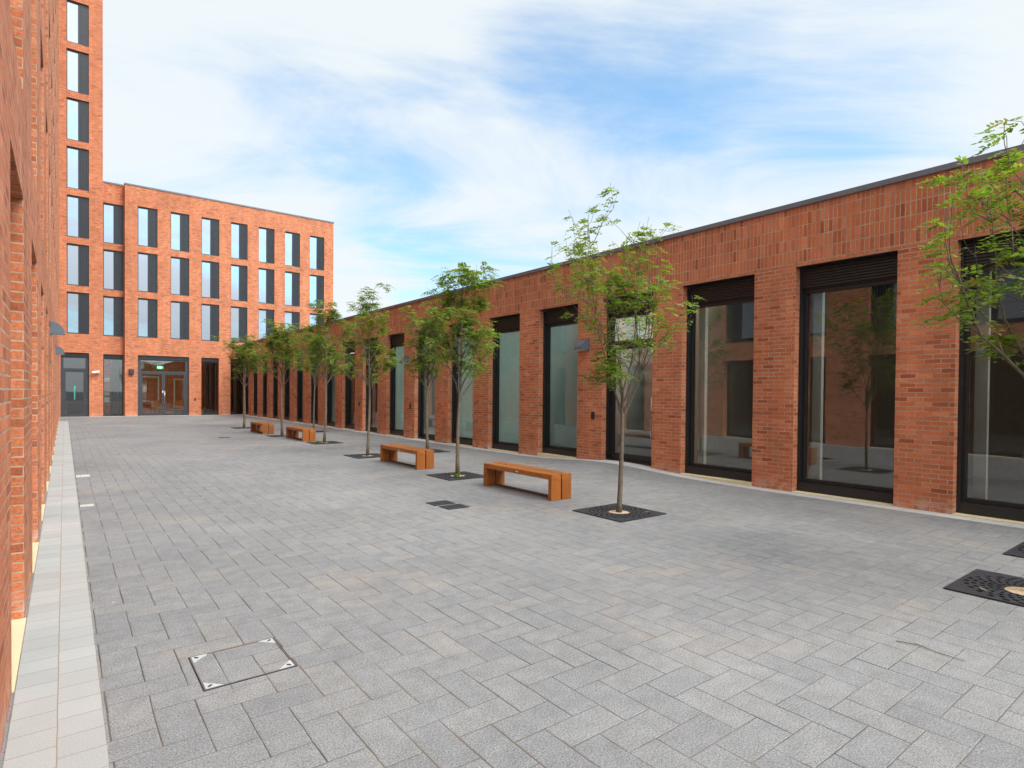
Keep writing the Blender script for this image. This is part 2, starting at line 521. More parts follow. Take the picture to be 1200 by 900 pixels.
def make_window(w, h, nf=6, split=.53):
    f, p, l = win_meshes(w, h, split, nf)
    o = obj('window', f, M['frame2'])
    obj('pane', p, M['glass2'], o, local=True)
    obj('louvre_panel', l, M['louvre'], o, local=True)
    return o

class WinKit:
    def __init__(s): s.proto = {}
    def put(s, key, w, h, parent, pos, rz):
        k = (round(w, 3), round(h, 3))
        if k not in s.proto:
            o = make_window(w, h); s.proto[k] = o
            o.parent = parent
        else:
            o = copy_tree(s.proto[k], parent)
        o.location = Vector(pos) - wloc(parent)
        o.rotation_euler = (0, 0, rz)
        return o
kit = WinKit()

# ================================================================== FAR BUILDING
ROW = [(5.46, 8.18), (8.62, 11.34), (11.78, 14.50)]
main_cols = [(4.04 + 1.972 * k, 4.04 + 1.972 * k + 1.175) for k in range(7)]
far = empty('brick_building', (8, YF, 0))
tag(far, 'four storey red brick block at the far end with glazed double entrance', 'building')
bm = B()
gops = [(4.04, 7.19, -.3, 4.22, .32), (7.98, 9.155, -.3, 4.22, .32), (9.95, 11.1, -.3, 4.22, .32)]
ops = [(a, b, z0, z1, .22) for (a, b) in main_cols for (z0, z1) in ROW]
facade(bm, YF, 1, 1, 3.29, 17.82, -.3, 15.83, ops + gops)
# left return of the main block, the recessed bay, right flank, back
quad(bm, [(3.29, YF, -.3), (3.29, YF + .55, -.3), (3.29, YF + .55, 15.83), (3.29, YF, 15.83)])
quad(bm, [(17.82, YF, -.3), (17.82, YF + 14, -.3), (17.82, YF + 14, 15.83), (17.82, YF, 15.83)])
quad(bm, [(2.06, YF + 14, -.3), (17.82, YF + 14, -.3), (17.82, YF + 14, 15.83), (2.06, YF + 14, 15.83)])
rops = [(2.10, 3.25, z0, z1, .22) for (z0, z1) in ROW] + [(2.10, 3.25, -.3, 4.22, .3)]
facade(bm, YF + .55, 1, 1, 2.06, 3.29, -.3, 15.83, rops)
obj('wall', bm, M['brick'], far)
bm = B(); quad(bm, [(2.06, YF + .55, 15.7), (17.82, YF + .05, 15.7), (17.82, YF + 14, 15.7), (2.06, YF + 14, 15.7)])
obj('roof', bm, M['roof'], far)
bm = B(); box(bm, 3.26, 17.86, YF - .04, YF + .30, 15.83, 15.93); box(bm, 2.065, 3.285, YF + .51, YF + .8, 15.83, 15.93)
box(bm, 17.56, 17.86, YF + .31, YF + 14, 15.831, 15.931)
obj('coping', bm, M['coping'], far)
for (a, b) in main_cols:
    for (z0, z1) in ROW:
        kit.put('m', b - a, z1 - z0, far, (a, YF, z0), 0)
for (z0, z1) in ROW:
    kit.put('r', 1.15, z1 - z0, far, (2.10, YF + .55, z0), 0)

def ground_window(parent, a, b, y, ztop=4.22, zb=.0, y_in=.22, name='window', louv=.26):
    """full-height shopfront in a wall facing -Y"""
    f = B(); t = .055
    box(f, a, a + t, y + y_in, y + y_in + .09, zb, ztop - louv); box(f, b - t, b, y + y_in, y + y_in + .09, zb, ztop - louv)
    box(f, a + t, b - t, y + y_in, y + y_in + .09, zb, zb + .1)
    box(f, a + t, b - t, y + y_in, y + y_in + .09, ztop - louv - .07, ztop - louv)
    o = obj(name, f, M['frame'], parent)
    l = B(); box(l, a, b, y + y_in - .06, y + y_in + .09, ztop - louv + .002, ztop)
    obj('head_panel', l, M['frame'], o)
    p = B(); quad(p, [(a + t, y + y_in + .045, zb + .1), (b - t, y + y_in + .045, zb + .1), (b - t, y + y_in + .045, ztop - louv - .07), (a + t, y + y_in + .045, ztop - louv - .07)])
    obj('pane', p, M['glass'], o)
    return o

def curtain(parent, a, b, y, z0, z1, mat, amp=.05, n=40):
    bm = B()
    prev = None
    for k in range(n + 1):
        x = a + (b - a) * k / n
        yy = y + amp * math.sin(k * 1.15 + .6 * math.sin(k * .37))
        cur = (bm.verts.new((x, yy, z0)), bm.verts.new((x, yy, z1)))
        if prev: bm.faces.new((prev[0], cur[0], cur[1], prev[1]))
        prev = cur
    return bm

ground_window(far, 7.98, 9.155, YF)
ground_window(far, 9.95, 11.1, YF)
ground_window(far, 2.10, 3.25, YF + .55)
# the double door with side posts and transom
f = B(); y = YF + .2
a, b = 4.04, 7.19
for (x0, x1) in ((a, a + .2), (b - .22, b)): box(f, x0, x1, y, y + .1, .0, 3.96)
box(f, a + .2, b - .22, y, y + .1, 3.88, 3.96); box(f, a + .2, b - .22, y, y + .1, 3.03, 3.14)
dd = obj('entrance_frame', f, M['frame2'], far)
l = B(); box(l, a, b, y - .06, y + .09, 3.962, 4.22); obj('head_panel', l, M['frame'], dd)
p = B(); quad(p, [(a + .2, y + .05, 3.14), (b - .22, y + .05, 3.14), (b - .22, y + .05, 3.88), (a + .2, y + .05, 3.88)]); obj('transom_pane', p, M['glass'], dd)
mid = (a + .2 + b - .22) / 2
for (x0, x1, hx) in ((a + .205, mid - .004, mid - .10), (mid + .004, b - .225, mid + .10)):
    f = B(); t = .09
    box(f, x0, x0 + t, y + .02, y + .08, .02, 3.02); box(f, x1 - t, x1, y + .02, y + .08, .02, 3.02)
    box(f, x0 + t, x1 - t, y + .02, y + .08, .02, .14); box(f, x0 + t, x1 - t, y + .02, y + .08, 2.92, 3.02)
    d = obj('door', f, M['frame2'], far)
    p = B(); quad(p, [(x0 + t, y + .05, .14), (x1 - t, y + .05, .14), (x1 - t, y + .05, 2.92), (x0 + t, y + .05, 2.92)]); obj('pane', p, M['glass'], d)
    if hx > mid:
        h = B(); tube(h, [(hx - .03, y - .06, .85), (hx - .03, y - .06, 1.75)], [.02, .02], 8)
        for zz in (.95, 1.65): tube(h, [(hx - .03, y - .06, zz), (hx - .03, y + .02, zz)], [.013, .013], 6)
        obj('handle', h, M['steel'], d, smooth=True)
    else:
        h = B(); box(h, x1 - .085, x1 - .005, y - .002, y + .018, 1.62, 1.76, .006); obj('push_plate', h, M['white'], d)
# lobby seen through the glass
bm = B(); box(bm, 2.0, 11.4, YF + .62 + .35, YF + 7, -.06, .004); obj('lobby_floor', bm, M['floor'], far)
bm = B(); quad(bm, [(2.0, YF + 6.2, 0), (11.4, YF + 6.2, 0), (11.4, YF + 6.2, 4.3), (2.0, YF + 6.2, 4.3)]); obj('lobby_wall', bm, M['brick'], far)
bm = B(); quad(bm, [(2.0, YF + .95, 4.3), (11.4, YF + .95, 4.3), (11.4, YF + 6.2, 4.3), (2.0, YF + 6.2, 4.3)])
quad(bm, [(2.0, YF + .9, 0), (2.0, YF + 6.2, 0), (2.0, YF + 6.2, 4.3), (2.0, YF + .9, 4.3)])
quad(bm, [(11.4, YF + .4, 0), (11.4, YF + 6.2, 0), (11.4, YF + 6.2, 4.3), (11.4, YF + .4, 4.3)])
obj('lobby_ceiling', bm, M['inwall'], far)
for (x0, x1, zb_, zt) in ((4.75, 6.0, .9, 2.9), (7.0, 7.75, .2, 2.75)):
    bm = B(); yb = YF + 6.1
    for q in ((x0, x0 + .1, zb_, zt), (x1 - .1, x1, zb_, zt), (x0 + .1, x1 - .1, zt - .1, zt), (x0 + .1, x1 - .1, zb_, zb_ + .08)): box(bm, q[0], q[1], yb, yb + .08, q[2], q[3])
    obj('inner_window_frame', bm, M['white'], far)
for (x0, x1) in ((8.25, 9.3), (9.8, 11.2)):
    obj('curtain', curtain(None, x0, x1, YF + .62, .05, 4.1, None), M['curtain'], far)
bm = curtain(None, 2.55, 3.3, YF + 1.3, .05, 4.1, None); obj('curtain', bm, M['curtain'], far)
for k, (x, yy) in enumerate(((4.6, 50.2), (5.35, 49.3), (6.6, 51.0), (8.2, 49.2))):
    bm = B(); tube(bm, [(x, yy, 4.24), (x, yy, 4.27)], [.11, .11], 14); 
    tag(obj('downlight', bm, M['bulb']), ['small warm ceiling downlight inside the entrance, far left one', 'small warm ceiling downlight inside the entrance above the green sign', 'small warm ceiling downlight inside the entrance, right hand one', 'warm downlight behind the window right of the entrance'][k], 'ceiling light', 'lobby downlights')
bm = B(); tube(bm, [(2.25, YF + 1.1, 4.0), (2.95, YF + 3.2, 4.05)], [.05, .05], 6)
tag(obj('strip_light', bm, M['tubelight']), 'white linear ceiling light behind the narrow window by the tower', 'ceiling light')

def exit_sign(c, along_x, label):
    e = empty('exit_sign', c); tag(e, label, 'exit sign')
    w, h, d = .40, .22, .03
    def bb(bm, u0, u1, z0, z1, off):
        if along_x: box(bm, c[0] + u0, c[0] + u1, c[1] - d / 2 - off, c[1] - off * .5 + (d / 2 if off == 0 else -d / 2), c[2] + z0, c[2] + z1)
        else: box(bm, c[0] - d / 2 - off, c[0] - off * .5 + (d / 2 if off == 0 else -d / 2), c[1] + u0, c[1] + u1, c[2] + z0, c[2] + z1)
    bm = B(); bb(bm, -w / 2, w / 2, -h / 2, h / 2, 0); obj('panel', bm, M['green'], e)
    bm = B()
    s = 1 if along_x else -1
    def bs(a_, b_, z0, z1):
        a2, b2 = sorted((a_ * s, b_ * s)); bb(bm, a2, b2, z0, z1, .004)
    bs(-.16, -.11, .05, .075); bs(-.15, -.12, -.02, .045); bs(-.19, -.15, .0, .02); bs(-.12, -.08, .015, .035)
    bs(-.16, -.14, -.08, -.022); bs(-.13, -.09, -.06, -.04)
    bs(-.03, .04, -.08, .08)
    bs(.08, .16, -.012, .012); bs(.10, .12, -.04, .04); bs(.08, .10, -.02, .02)
    obj('pictogram', bm, M['pict'], e)
    return e
exit_sign((5.42, YF + .42, 3.42), True, 'green running man exit sign over the double entrance doors')
# armchair and table in the lobby
def lounge_chair(loc, rz, label):
    e = empty('lounge_chair', loc, rz); tag(e, label, 'chair')
    bm = B(); box(bm, -.35, .35, -.3, .3, .36, .48, .03); obj('seat', bm, M['orange'], e, local=True)
    bm = B(); box(bm, -.35, .35, .22, .34, .49, 1.0, .03); obj('backrest', bm, M['orange'], e, local=True)
    for sx in (-.31, .31):
        for sy in (-.26, .26):
            bm = B(); tube(bm, [(sx, sy, 0), (sx, sy, .37)], [.022, .028], 8); obj('leg', bm, M['woodleg'], e, local=True)
lounge_chair((5.65, YF + 4.3, 0), .3, 'orange lounge chair seen through the left entrance door')
lounge_chair((7.25, YF + 4.6, 0), -.2, 'orange lounge chair seen through the right entrance door')
# notices stuck inside the recessed window
for k, (z0, z1) in enumerate(((2.35, 2.62), (1.42, 1.62), (.95, 1.28))):
    bm = B(); box(bm, 2.17, 2.46, YF + .55 + .285, YF + .55 + .289, z0, z1)
    tag(obj('notice', bm, M['paper']), ['white paper notice stuck on the narrow window glass, topmost', 'white paper notice stuck on the narrow window glass, middle one', 'white paper notice stuck on the narrow window glass, lowest'][k], 'notice', 'notices on the glass')

# ================================================================== TOWER
TOP = 33.6
tower = empty('brick_tower', (.9, YF, 0))
tag(tower, 'tall red brick tower with one column of windows over a dark glazed door', 'building')
TROW = [(5.46 + 3.15 * k, 8.18 + 3.15 * k) for k in range(9)]
bm = B()
facade(bm, YF, 1, 1, XL, 2.06, -.3, TOP, [(.13, 1.31, z0, z1, .22) for (z0, z1) in TROW] + [(-.2, 1.31, -.3, 4.22, .32)])
quad(bm, [(2.06, YF, -.3), (2.06, YF + 12, -.3), (2.06, YF + 12, TOP), (2.06, YF, TOP)])
quad(bm, [(XL, YF + 12, -.3), (2.06, YF + 12, -.3), (2.06, YF + 12, TOP), (XL, YF + 12, TOP)])
obj('wall', bm, M['brick'], tower)
bm = B(); quad(bm, [(XL, YF, TOP - .1), (2.06, YF, TOP - .1), (2.06, YF + 12, TOP - .1), (XL, YF + 12, TOP - .1)]); obj('roof', bm, M['roof'], tower)
bm = B(); box(bm, XL, 2.09, YF - .03, YF + .3, TOP, TOP + .1); obj('coping', bm, M['coping'], tower)
for (z0, z1) in TROW: kit.put('t', 1.18, z1 - z0, tower, (.13, YF, z0), 0)
f = B(); y = YF + .2; a, b = -.2, 1.31
for (x0, x1) in ((a, a + .16), (b - .2, b)): box(f, x0, x1, y, y + .1, .0, 3.96)
box(f, a + .16, b - .2, y, y + .1, 3.88, 3.96); box(f, a + .16, b - .2, y, y + .1, 3.05, 3.20)
df = obj('door_frame', f, M['frame2'], tower)
l = B(); box(l, a, b, y - .06, y + .09, 3.962, 4.22); obj('head_panel', l, M['frame'], df)
p = B(); quad(p, [(a + .16, y + .05, 3.2), (b - .2, y + .05, 3.2), (b - .2, y + .05, 3.88), (a + .16, y + .05, 3.88)]); obj('transom_pane', p, M['glass'], df)
f = B(); x0, x1, t = a + .165, b - .205, .1
box(f, x0, x0 + t, y + .02, y + .08, .02, 3.04); box(f, x1 - t, x1, y + .02, y + .08, .02, 3.04)
box(f, x0 + t, x1 - t, y + .02, y + .08, .02, .16); box(f, x0 + t, x1 - t, y + .02, y + .08, 2.94, 3.04)
d = obj('door', f, M['frame2'], tower)
p = B(); quad(p, [(x0 + t, y + .05, .16), (x1 - t, y + .05, .16), (x1 - t, y + .05, 2.94), (x0 + t, y + .05, 2.94)]); obj('pane', p, M['glass'], d)
random.seed(4)
p = B()
for k in range(7):
    box(p, .50, .50 + random.uniform(.06, .11), y + .034, y + .038, 1.15 + k * .13, 1.15 + k * .13 + .09)
obj('vinyl_mark', p, M['teal'], d)
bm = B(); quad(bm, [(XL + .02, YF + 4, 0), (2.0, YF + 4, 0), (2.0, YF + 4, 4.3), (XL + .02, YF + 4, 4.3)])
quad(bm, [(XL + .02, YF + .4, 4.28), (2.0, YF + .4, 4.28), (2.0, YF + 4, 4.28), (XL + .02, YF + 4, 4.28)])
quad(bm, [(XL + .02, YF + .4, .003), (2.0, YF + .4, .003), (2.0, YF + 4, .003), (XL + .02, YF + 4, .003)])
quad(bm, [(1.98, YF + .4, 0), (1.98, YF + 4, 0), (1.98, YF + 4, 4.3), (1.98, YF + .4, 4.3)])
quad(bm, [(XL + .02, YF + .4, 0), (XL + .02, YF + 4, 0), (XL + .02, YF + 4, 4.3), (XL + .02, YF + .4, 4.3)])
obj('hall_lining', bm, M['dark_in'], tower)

# ================================================================== LEFT BUILDING
left = empty('brick_building', (XL, 16, 0))
tag(left, 'tall red brick building close along the left with narrow piers and deep recesses', 'building')
cols = [(4.52 + 2.85 * k, 4.52 + 2.85 * k + 1.4) for k in range(-7, 15)]
LROW = [(4.03 + 3.15 * k, 6.76 + 3.15 * k) for k in range(9)]
bm = B()
YN, LOWN = 9.3, 7.1           # near end: unseen top cut low to let skylight onto the right wall
YS, LOW = 15.2, 10.5        # unseen top lowered here too for skylight, the rest rises to the tower's height
facade(bm, XL, 0, -1, -16.2, YN, -.3, LOWN, [(a, b, -.3, 3.27, .42) for (a, b) in cols if b < YN] + [(a, b, z0, z1, .30) for (a, b) in cols if b < YN for (z0, z1) in LROW[:1]])
facade(bm, XL, 0, -1, YN, YS, -.3, LOW, [(a, b, -.3, 3.27, .42) for (a, b) in cols if YN < b < YS] + [(a, b, z0, z1, .30) for (a, b) in cols if YN < b < YS for (z0, z1) in LROW[:2]])
facade(bm, XL, 0, -1, YS, YF, -.3, TOP, [(a, b, -.3, 3.27, .42) for (a, b) in cols if a > YS] + [(a, b, z0, z1, .30) for (a, b) in cols if a > YS for (z0, z1) in LROW])
quad(bm, [(XL, -16.2, -.3), (XL - 14, -16.2, -.3), (XL - 14, -16.2, LOWN), (XL, -16.2, LOWN)])
quad(bm, [(XL - 14, -16.2, -.3), (XL - 14, YN, -.3), (XL - 14, YN, LOWN), (XL - 14, -16.2, LOWN)])
quad(bm, [(XL - 14, YN, -.3), (XL - 14, YS, -.3), (XL - 14, YS, LOW), (XL - 14, YN, LOW)])
quad(bm, [(XL, YN, LOWN), (XL - 14, YN, LOWN), (XL - 14, YN, LOW), (XL, YN, LOW)])
quad(bm, [(XL - 14, YS, -.3), (XL - 14, YF + 12, -.3), (XL - 14, YF + 12, TOP), (XL - 14, YS, TOP)])
quad(bm, [(XL, YS, LOW), (XL - 14, YS, LOW), (XL - 14, YS, TOP), (XL, YS, TOP)])
quad(bm, [(XL - 14, YF + 12, -.3), (XL, YF + 12, -.3), (XL, YF + 12, TOP), (XL - 14, YF + 12, TOP)])
obj('wall', bm, M['brick'], left)
bm = B(); quad(bm, [(XL, YS, TOP - .1), (XL - 14, YS, TOP - .1), (XL - 14, YF + 12, TOP - .1), (XL, YF + 12, TOP - .1)]); quad(bm, [(XL, YN, LOW - .1), (XL - 14, YN, LOW - .1), (XL - 14, YS, LOW - .1), (XL, YS, LOW - .1)]); quad(bm, [(XL, -16.2, LOWN - .1), (XL - 14, -16.2, LOWN - .1), (XL - 14, YN, LOWN - .1), (XL, YN, LOWN - .1)]); obj('roof', bm, M['roof'], left)
bm = B(); box(bm, XL - .3, XL + .03, YS, YF - .04, TOP, TOP + .1); obj('coping', bm, M['coping'], left)
bm = B(); box(bm, XL - .3, XL + .03, YN, YS - .005, LOW, LOW + .1); obj('coping', bm, M['coping'], left)
bm = B(); box(bm, XL - .3, XL + .03, -16.2, YN - .005, LOWN, LOWN + .1); obj('coping', bm, M['coping'], left)
# sills of buff stone at the piers' feet
for (a, b) in cols:
    bm = B(); box(bm, XL - .40, XL + .012, a + .003, b - .003, -.1, .012)
    obj('threshold_stone', bm, M['sill'], left)
# upper windows (local x along +Y, y into wall = -X  -> rotate by +90deg)
lproto = None
extra = []
for r, (z0, z1) in enumerate(LROW):
    for (a, b) in cols:
        if a > YF - 1 or (r > 1 and a < YS) or (r > 0 and a < YN): continue
        if r < 4:
            if lproto is None:
                f, p, l = win_meshes(1.4, z1 - z0, .53, 6)
                for q in (f, p, l): bmesh.ops.translate(q, verts=q.verts, vec=(0, .06, 0))
                lproto = obj('window', f, M['frame2'], left, local=True)
                obj('pane', p, M['glass2'], lproto, local=True); obj('louvre_panel', l, M['louvre'], lproto, local=True)
                o = lproto
            else: o = copy_tree(lproto, left)
            o.location = Vector((XL, a, z0)) - left.location
            o.rotation_euler = (0, 0, R(90))
        else: extra.append((a, z0, z1))
bm = B()
for (a, z0, z1) in extra:
    h = z1 - z0
    box(bm, XL - .27, XL - .19, a, a + 1.4, z0, z0 + .08, mi=0); box(bm, XL - .27, XL - .19, a, a + 1.4, z1 - .1, z1, mi=0)
    quad(bm, [(XL - .24, a, z0 + .08), (XL - .24, a + .74, z0 + .08), (XL - .24, a + .74, z1 - .1), (XL - .24, a, z1 - .1)], 1)
    box(bm, XL - .27, XL - .17, a + .74, a + 1.4, z0 + .08, z1 - .1, mi=0)
tag(obj('window', bm, [M['frame2'], M['glass2']], left), kind='stuff')
# ground-floor glazed bays
gproto = None
for (a, b) in cols:
    if a > YF - 1: continue
    if gproto is None:
        f = B(); w = 1.4; t = .06
        box(f, 0, t, .30, .40, 0.012, 3.27); box(f, w - t, w, .30, .40, 0.012, 3.27); box(f, t, w - t, .30, .40, .012, .12); box(f, t, w - t, .30, .40, 3.12, 3.27)
        gproto = obj('glazed_bay', f, M['frame'], left, local=True)
        p = B(); quad(p, [(t, .35, .12), (w - t, .35, .12), (w - t, .35, 3.12), (t, .35, 3.12)]); obj('pane', p, M['glass'], gproto, local=True)
        c = B(); quad(c, [(0, .62, 0), (w, .62, 0), (w, .62, 3.27), (0, .62, 3.27)]); obj('blind', c, M['blind2'], gproto, local=True)
        o = gproto
    else: o = copy_tree(gproto, left)
    o.location = Vector((XL, a, 0)) - left.location
    o.rotation_euler = (0, 0, R(90))

# ================================================================== RIGHT BUILDING
right = empty('brick_building', (XR, 16, 0))
tag(right, 'long single storey red brick building on the right with tall black framed glazing', 'building')
ZH = 4.20
wins = []
for k in range(-8, 18):
    a = 3.80 + 2.497 * k
    b = a + (1.69 if k < 2 else 1.60)
    if k == 0: b = 5.48
    wins.append((k, a, min(b, YF - .05)))
wins = [w for w in wins if w[1] < YF - .6]
Y0, Y1 = -16.5, YF - .005
bm = B()
facade(bm, XR, 0, 1, Y0, Y1, -.3, 4.245, [(a, b, -.3, ZH, .19) for (k, a, b) in wins])
quad(bm, [(XR, Y0, -.3), (XR + 11, Y0, -.3), (XR + 11, Y0, 4.245), (XR, Y0, 4.245)])
quad(bm, [(XR + 11, Y0, -.3), (XR + 11, Y1, -.3), (XR + 11, Y1, 5.30), (XR + 11, Y0, 5.30)])
obj('wall', bm, M['brick'], right)
bm = B()
quad(bm, [(XR, Y0, 4.245), (XR, Y1, 4.245), (XR, Y1, 5.30), (XR, Y0, 5.30)])
quad(bm, [(XR, Y0, 4.245), (XR + 11, Y0, 4.245), (XR + 11, Y0, 5.30), (XR, Y0, 5.30)])
obj('soldier_course', bm, M['soldier'], right)
bm = B()
for (xa, xb, ya, yb) in ((XR + .05, XR + 11, Y0, -6), (XR + .05, 11.9, -6, 26), (12.9, XR + 11, -6, 8.6), (15, XR + 11, 8.6, 26), (XR + .05, XR + 11, 26, Y1)):
    quad(bm, [(xa, ya, 5.22), (xb, ya, 5.22), (xb, yb, 5.22), (xa, yb, 5.22)])      # gaps left open between, added to light the rooms below
obj('roof', bm, M['roof'], right)
bm = B(); box(bm, XR - .045, XR + .32, Y0 - .04, Y1, 5.30, 5.395, .008); obj('coping', bm, M['coping'], right)
# lintel angle under the soldier course: thin dark shadow gap over each opening
for (k, a, b) in wins:
    bm = B(); box(bm, XR + .004, XR + .185, a + .003, b - .003, ZH - .012, ZH - .002)
    obj('lintel_plate', bm, M['frame'], right)
    if k in (2, 6, 8): continue
    zz = max(gz(XR, a), gz(XR, b))
    bm = B(); box(bm, XR - .03, XR + .17, a + .003, b - .003, -.05, zz + .014)
    obj('threshold_stone', bm, M['sill'], right)

def right_window(k, a, b, door=False):
    X0, X1 = XR + .165, XR + .36      # deep black metal lining, then the glazing
    t = .04
    zb = max(gz(XR, a), gz(XR, b), gz(XR, (a + b) / 2)) * .8 + .01
    zt = 3.79
    f = B()
    box(f, X0, X1, a, a + t, zb, ZH - .015); box(f, X0, X1, b - t, b, zb, ZH - .015)
    box(f, X0, X1, a + t, b - t, zb, zb + (.05 if door else .17))
    box(f, X0 + .06, X1, a + t, b - t, zt, ZH - .015)
    g = .045
    box(f, X1 - .1, X1 + .01, a + t, a + t + g, zb + .05, zt); box(f, X1 - .1, X1 + .01, b - t - g, b - t, zb + .05, zt)
    box(f, X1 - .1, X1 + .01, a + t + g, b - t - g, zt - .07, zt - .002)
    if not door: box(f, X1 - .1, X1 + .01, a + t + g, b - t - g, zb + .171, zb + .235)
    else: box(f, X1 - .1, X1 + .01, a + t + g, b - t - g, 3.02, 3.14)
    name = 'window' if not door else 'door_frame'
    o = obj(name, f, M['frame'], right)
    l = B()
    n = 7
    for q in range(n):
        z0 = zt + .03 + (ZH - zt - .06) * q / n
        box(l, X0 + .015, X0 + .058, a + t + .002, b - t - .002, z0, z0 + .036)
    obj('louvre_panel', l, M['frame'], o)
    ya, yb = a + t + g, b - t - g
    xg = X1 - .045
    if not door:
        p = B(); quad(p, [(xg, yb, zb + .235), (xg, ya, zb + .235), (xg, ya, zt - .07), (xg, yb, zt - .07)]); obj('pane', p, M['glasslow' if k in (3, 4, 5, 7, 10, 12) else 'glass'], o)
    else:
        p = B(); quad(p, [(xg, yb, 3.14), (xg, ya, 3.14), (xg, ya, zt - .07), (xg, yb, zt - .07)]); obj('transom_pane', p, M['glass'], o)
        f = B(); s = .07
        box(f, xg - .03, xg + .03, ya + .003, ya + s, zb + .06, 3.01); box(f, xg - .03, xg + .03, yb - s, yb - .003, zb + .06, 3.01)
        box(f, xg - .03, xg + .03, ya + s, yb - s, zb + .06, zb + .2); box(f, xg - .03, xg + .03, ya + s, yb - s, 2.93, 3.01)
        d = obj('door', f, M['frame'], right)
        p = B(); quad(p, [(xg, yb - s, zb + .2), (xg, ya + s, zb + .2), (xg, ya + s, 2.93), (xg, yb - s, 2.93)]); obj('pane', p, M['glass'], d)
        h = B(); hy = ya + s + .04
        tube(h, [(xg - .10, hy, .75), (xg - .10, hy, 1.75)], [.017, .017], 8)
        for zz in (.86, 1.64): tube(h, [(xg - .10, hy, zz), (xg - .02, hy, zz)], [.011, .011], 6)
        obj('handle', h, M['steel'], d, smooth=True)
    if k in (3, 4, 5, 7, 10, 12):
        c = B(); xb = X1 + .035; quad(c, [(xb, a + .05, .03), (xb, b - .05, .03), (xb, b - .05, 3.9), (xb, a + .05, 3.9)]); obj('blind', c, M['blind'], o)
    if k in (-2, 0, 1, -1):
        c = B(); box(c, X1 + .06, X1 + .16, b - .30, b - .14, .02, 3.9); obj('inner_post', c, M['inwall'], o)
    if k > 8 and k not in (10, 12):
        c = curtain(None, a, b, 0, .03, 3.9, None, .04, 24)
        for v in c.verts: v.co = Vector((X1 + .25 + v.co.y, v.co.x, v.co.z))
        obj('curtain', c, M['curtain'], o)
for (k, a, b) in wins: right_window(k, a, b, k in (2, 6, 8))
# rooms behind the glass
bm = B()
for (ya, yb, xb) in ((-16, 8.6, 16.5), (8.65, 11.0, 15.5), (11.05, YF - .2, 14.5)):
    quad(bm, [(XR + .42, ya, .006), (xb, ya, .006), (xb, yb, .006), (XR + .42, yb, .006)])
obj('room_floor', bm, M['floor'], right)
for rooms, mat in ((((-16, 8.6, 16.5),), 'tan_in'), (((8.65, 11.0, 15.5), (11.05, YF - .2, 14.5)), 'inwall')):
    bm = B()
    for (ya, yb, xb) in rooms:
        quad(bm, [(xb, ya, 0), (xb, yb, 0), (xb, yb, 4.23), (xb, ya, 4.23)])
        for q in (ya, yb): quad(bm, [(XR + .40, q, 0), (xb, q, 0), (xb, q, 4.23), (XR + .40, q, 4.23)])
    for (k, a, b) in wins:      # inside faces of the piers
        if (b < 8.6) != (mat == 'tan_in'): continue
        nb = min(a + 2.497, YF - .2)
        quad(bm, [(XR + .40, b, 0), (XR + .40, nb, 0), (XR + .40, nb, 4.23), (XR + .40, b, 4.23)])
    obj('room_lining', bm, M[mat], right)
# stair behind the glazed door
st = empty('staircase', (13.2, 9.6, 0)); tag(st, 'white painted staircase inside, seen through the glazed door of the low building', 'staircase')
bm = B()
for k in range(14): box(bm, 12.9, 13.9, 8.8 + k * .15 if False else 8.75 + k * .155, 8.75 + (k + 1) * .155, 1.0 + k * .17 - .05, 1.0 + k * .17)
obj('steps', bm, M['floor'], st)
bm = B()
vs = [(12.86, 8.75, .80), (12.86, 8.75, 1.14), (12.86, 10.95, 3.54), (12.86, 10.95, 3.2)]
f1 = [bm.verts.new(v) for v in vs]; f2 = [bm.verts.new((v[0] - .05, v[1], v[2])) for v in vs]
bm.faces.new(f1); bm.faces.new(list(reversed(f2)))
for q in range(4): bm.faces.new((f1[q], f1[(q + 1) % 4], f2[(q + 1) % 4], f2[q]))
obj('stringer', bm, M['stair'], st)
bm = B(); tube(bm, [(12.84, 8.75, 1.95), (12.84, 10.9, 4.2)], [.025, .025], 8)
for k in range(8): tube(bm, [(12.84, 8.8 + k * .3, 1.1 + k * .327), (12.84, 8.8 + k * .3, 1.98 + k * .315)], [.01, .01], 6)
obj('railing', bm, M['frame'], st)
exit_sign((XR + 1.0, 9.35, 2.95), False, 'green running man exit sign inside the glazed door of the low building')

# ================================================================== wall fittings
def sconce(loc, rz, label, group):
    e = empty('wall_light', loc, rz); tag(e, label, 'wall light', group)
    # local: x out of the wall, y along it
    bm = B(); n = 10; r = .25; w = .15; zr = .27
    prof = [(0, 0)] + [(r * math.cos(math.pi / 2 * k / n), zr * math.sin(math.pi / 2 * k / n)) for k in range(n + 1)]
    L_ = [bm.verts.new((x, -w, z)) for x, z in prof]; R_ = [bm.verts.new((x, w, z)) for x, z in prof]
    bm.faces.new(L_); bm.faces.new(list(reversed(R_)))
    for q in range(len(prof)): bm.faces.new((L_[q], L_[(q + 1) % len(prof)], R_[(q + 1) % len(prof)], R_[q]))
    bmesh.ops.recalc_face_normals(bm, faces=bm.faces)
    obj('housing', bm, M['lamp'], e, local=True)
    bm = B(); box(bm, .03, r - .03, -w + .03, w - .03, -.012, -.001); obj('lens', bm, M['white'], e, local=True)
    bm = B(); box(bm, -.012, -.001, -w - .01, w + .01, -.03, zr + .02); obj('back_plate', bm, M['lamp'], e, local=True)
    e.location.x += .013 * math.cos(rz); e.location.y += .013 * math.sin(rz)
sconce((XL, 16.75, 3.04), 0, 'slate quarter round wall light on the left brick wall, larger nearer one', 'quarter round wall lights')
sconce((XL, 26.1, 3.04), 0, 'slate quarter round wall light on the left brick wall, farther one beside the tower door', 'quarter round wall lights')
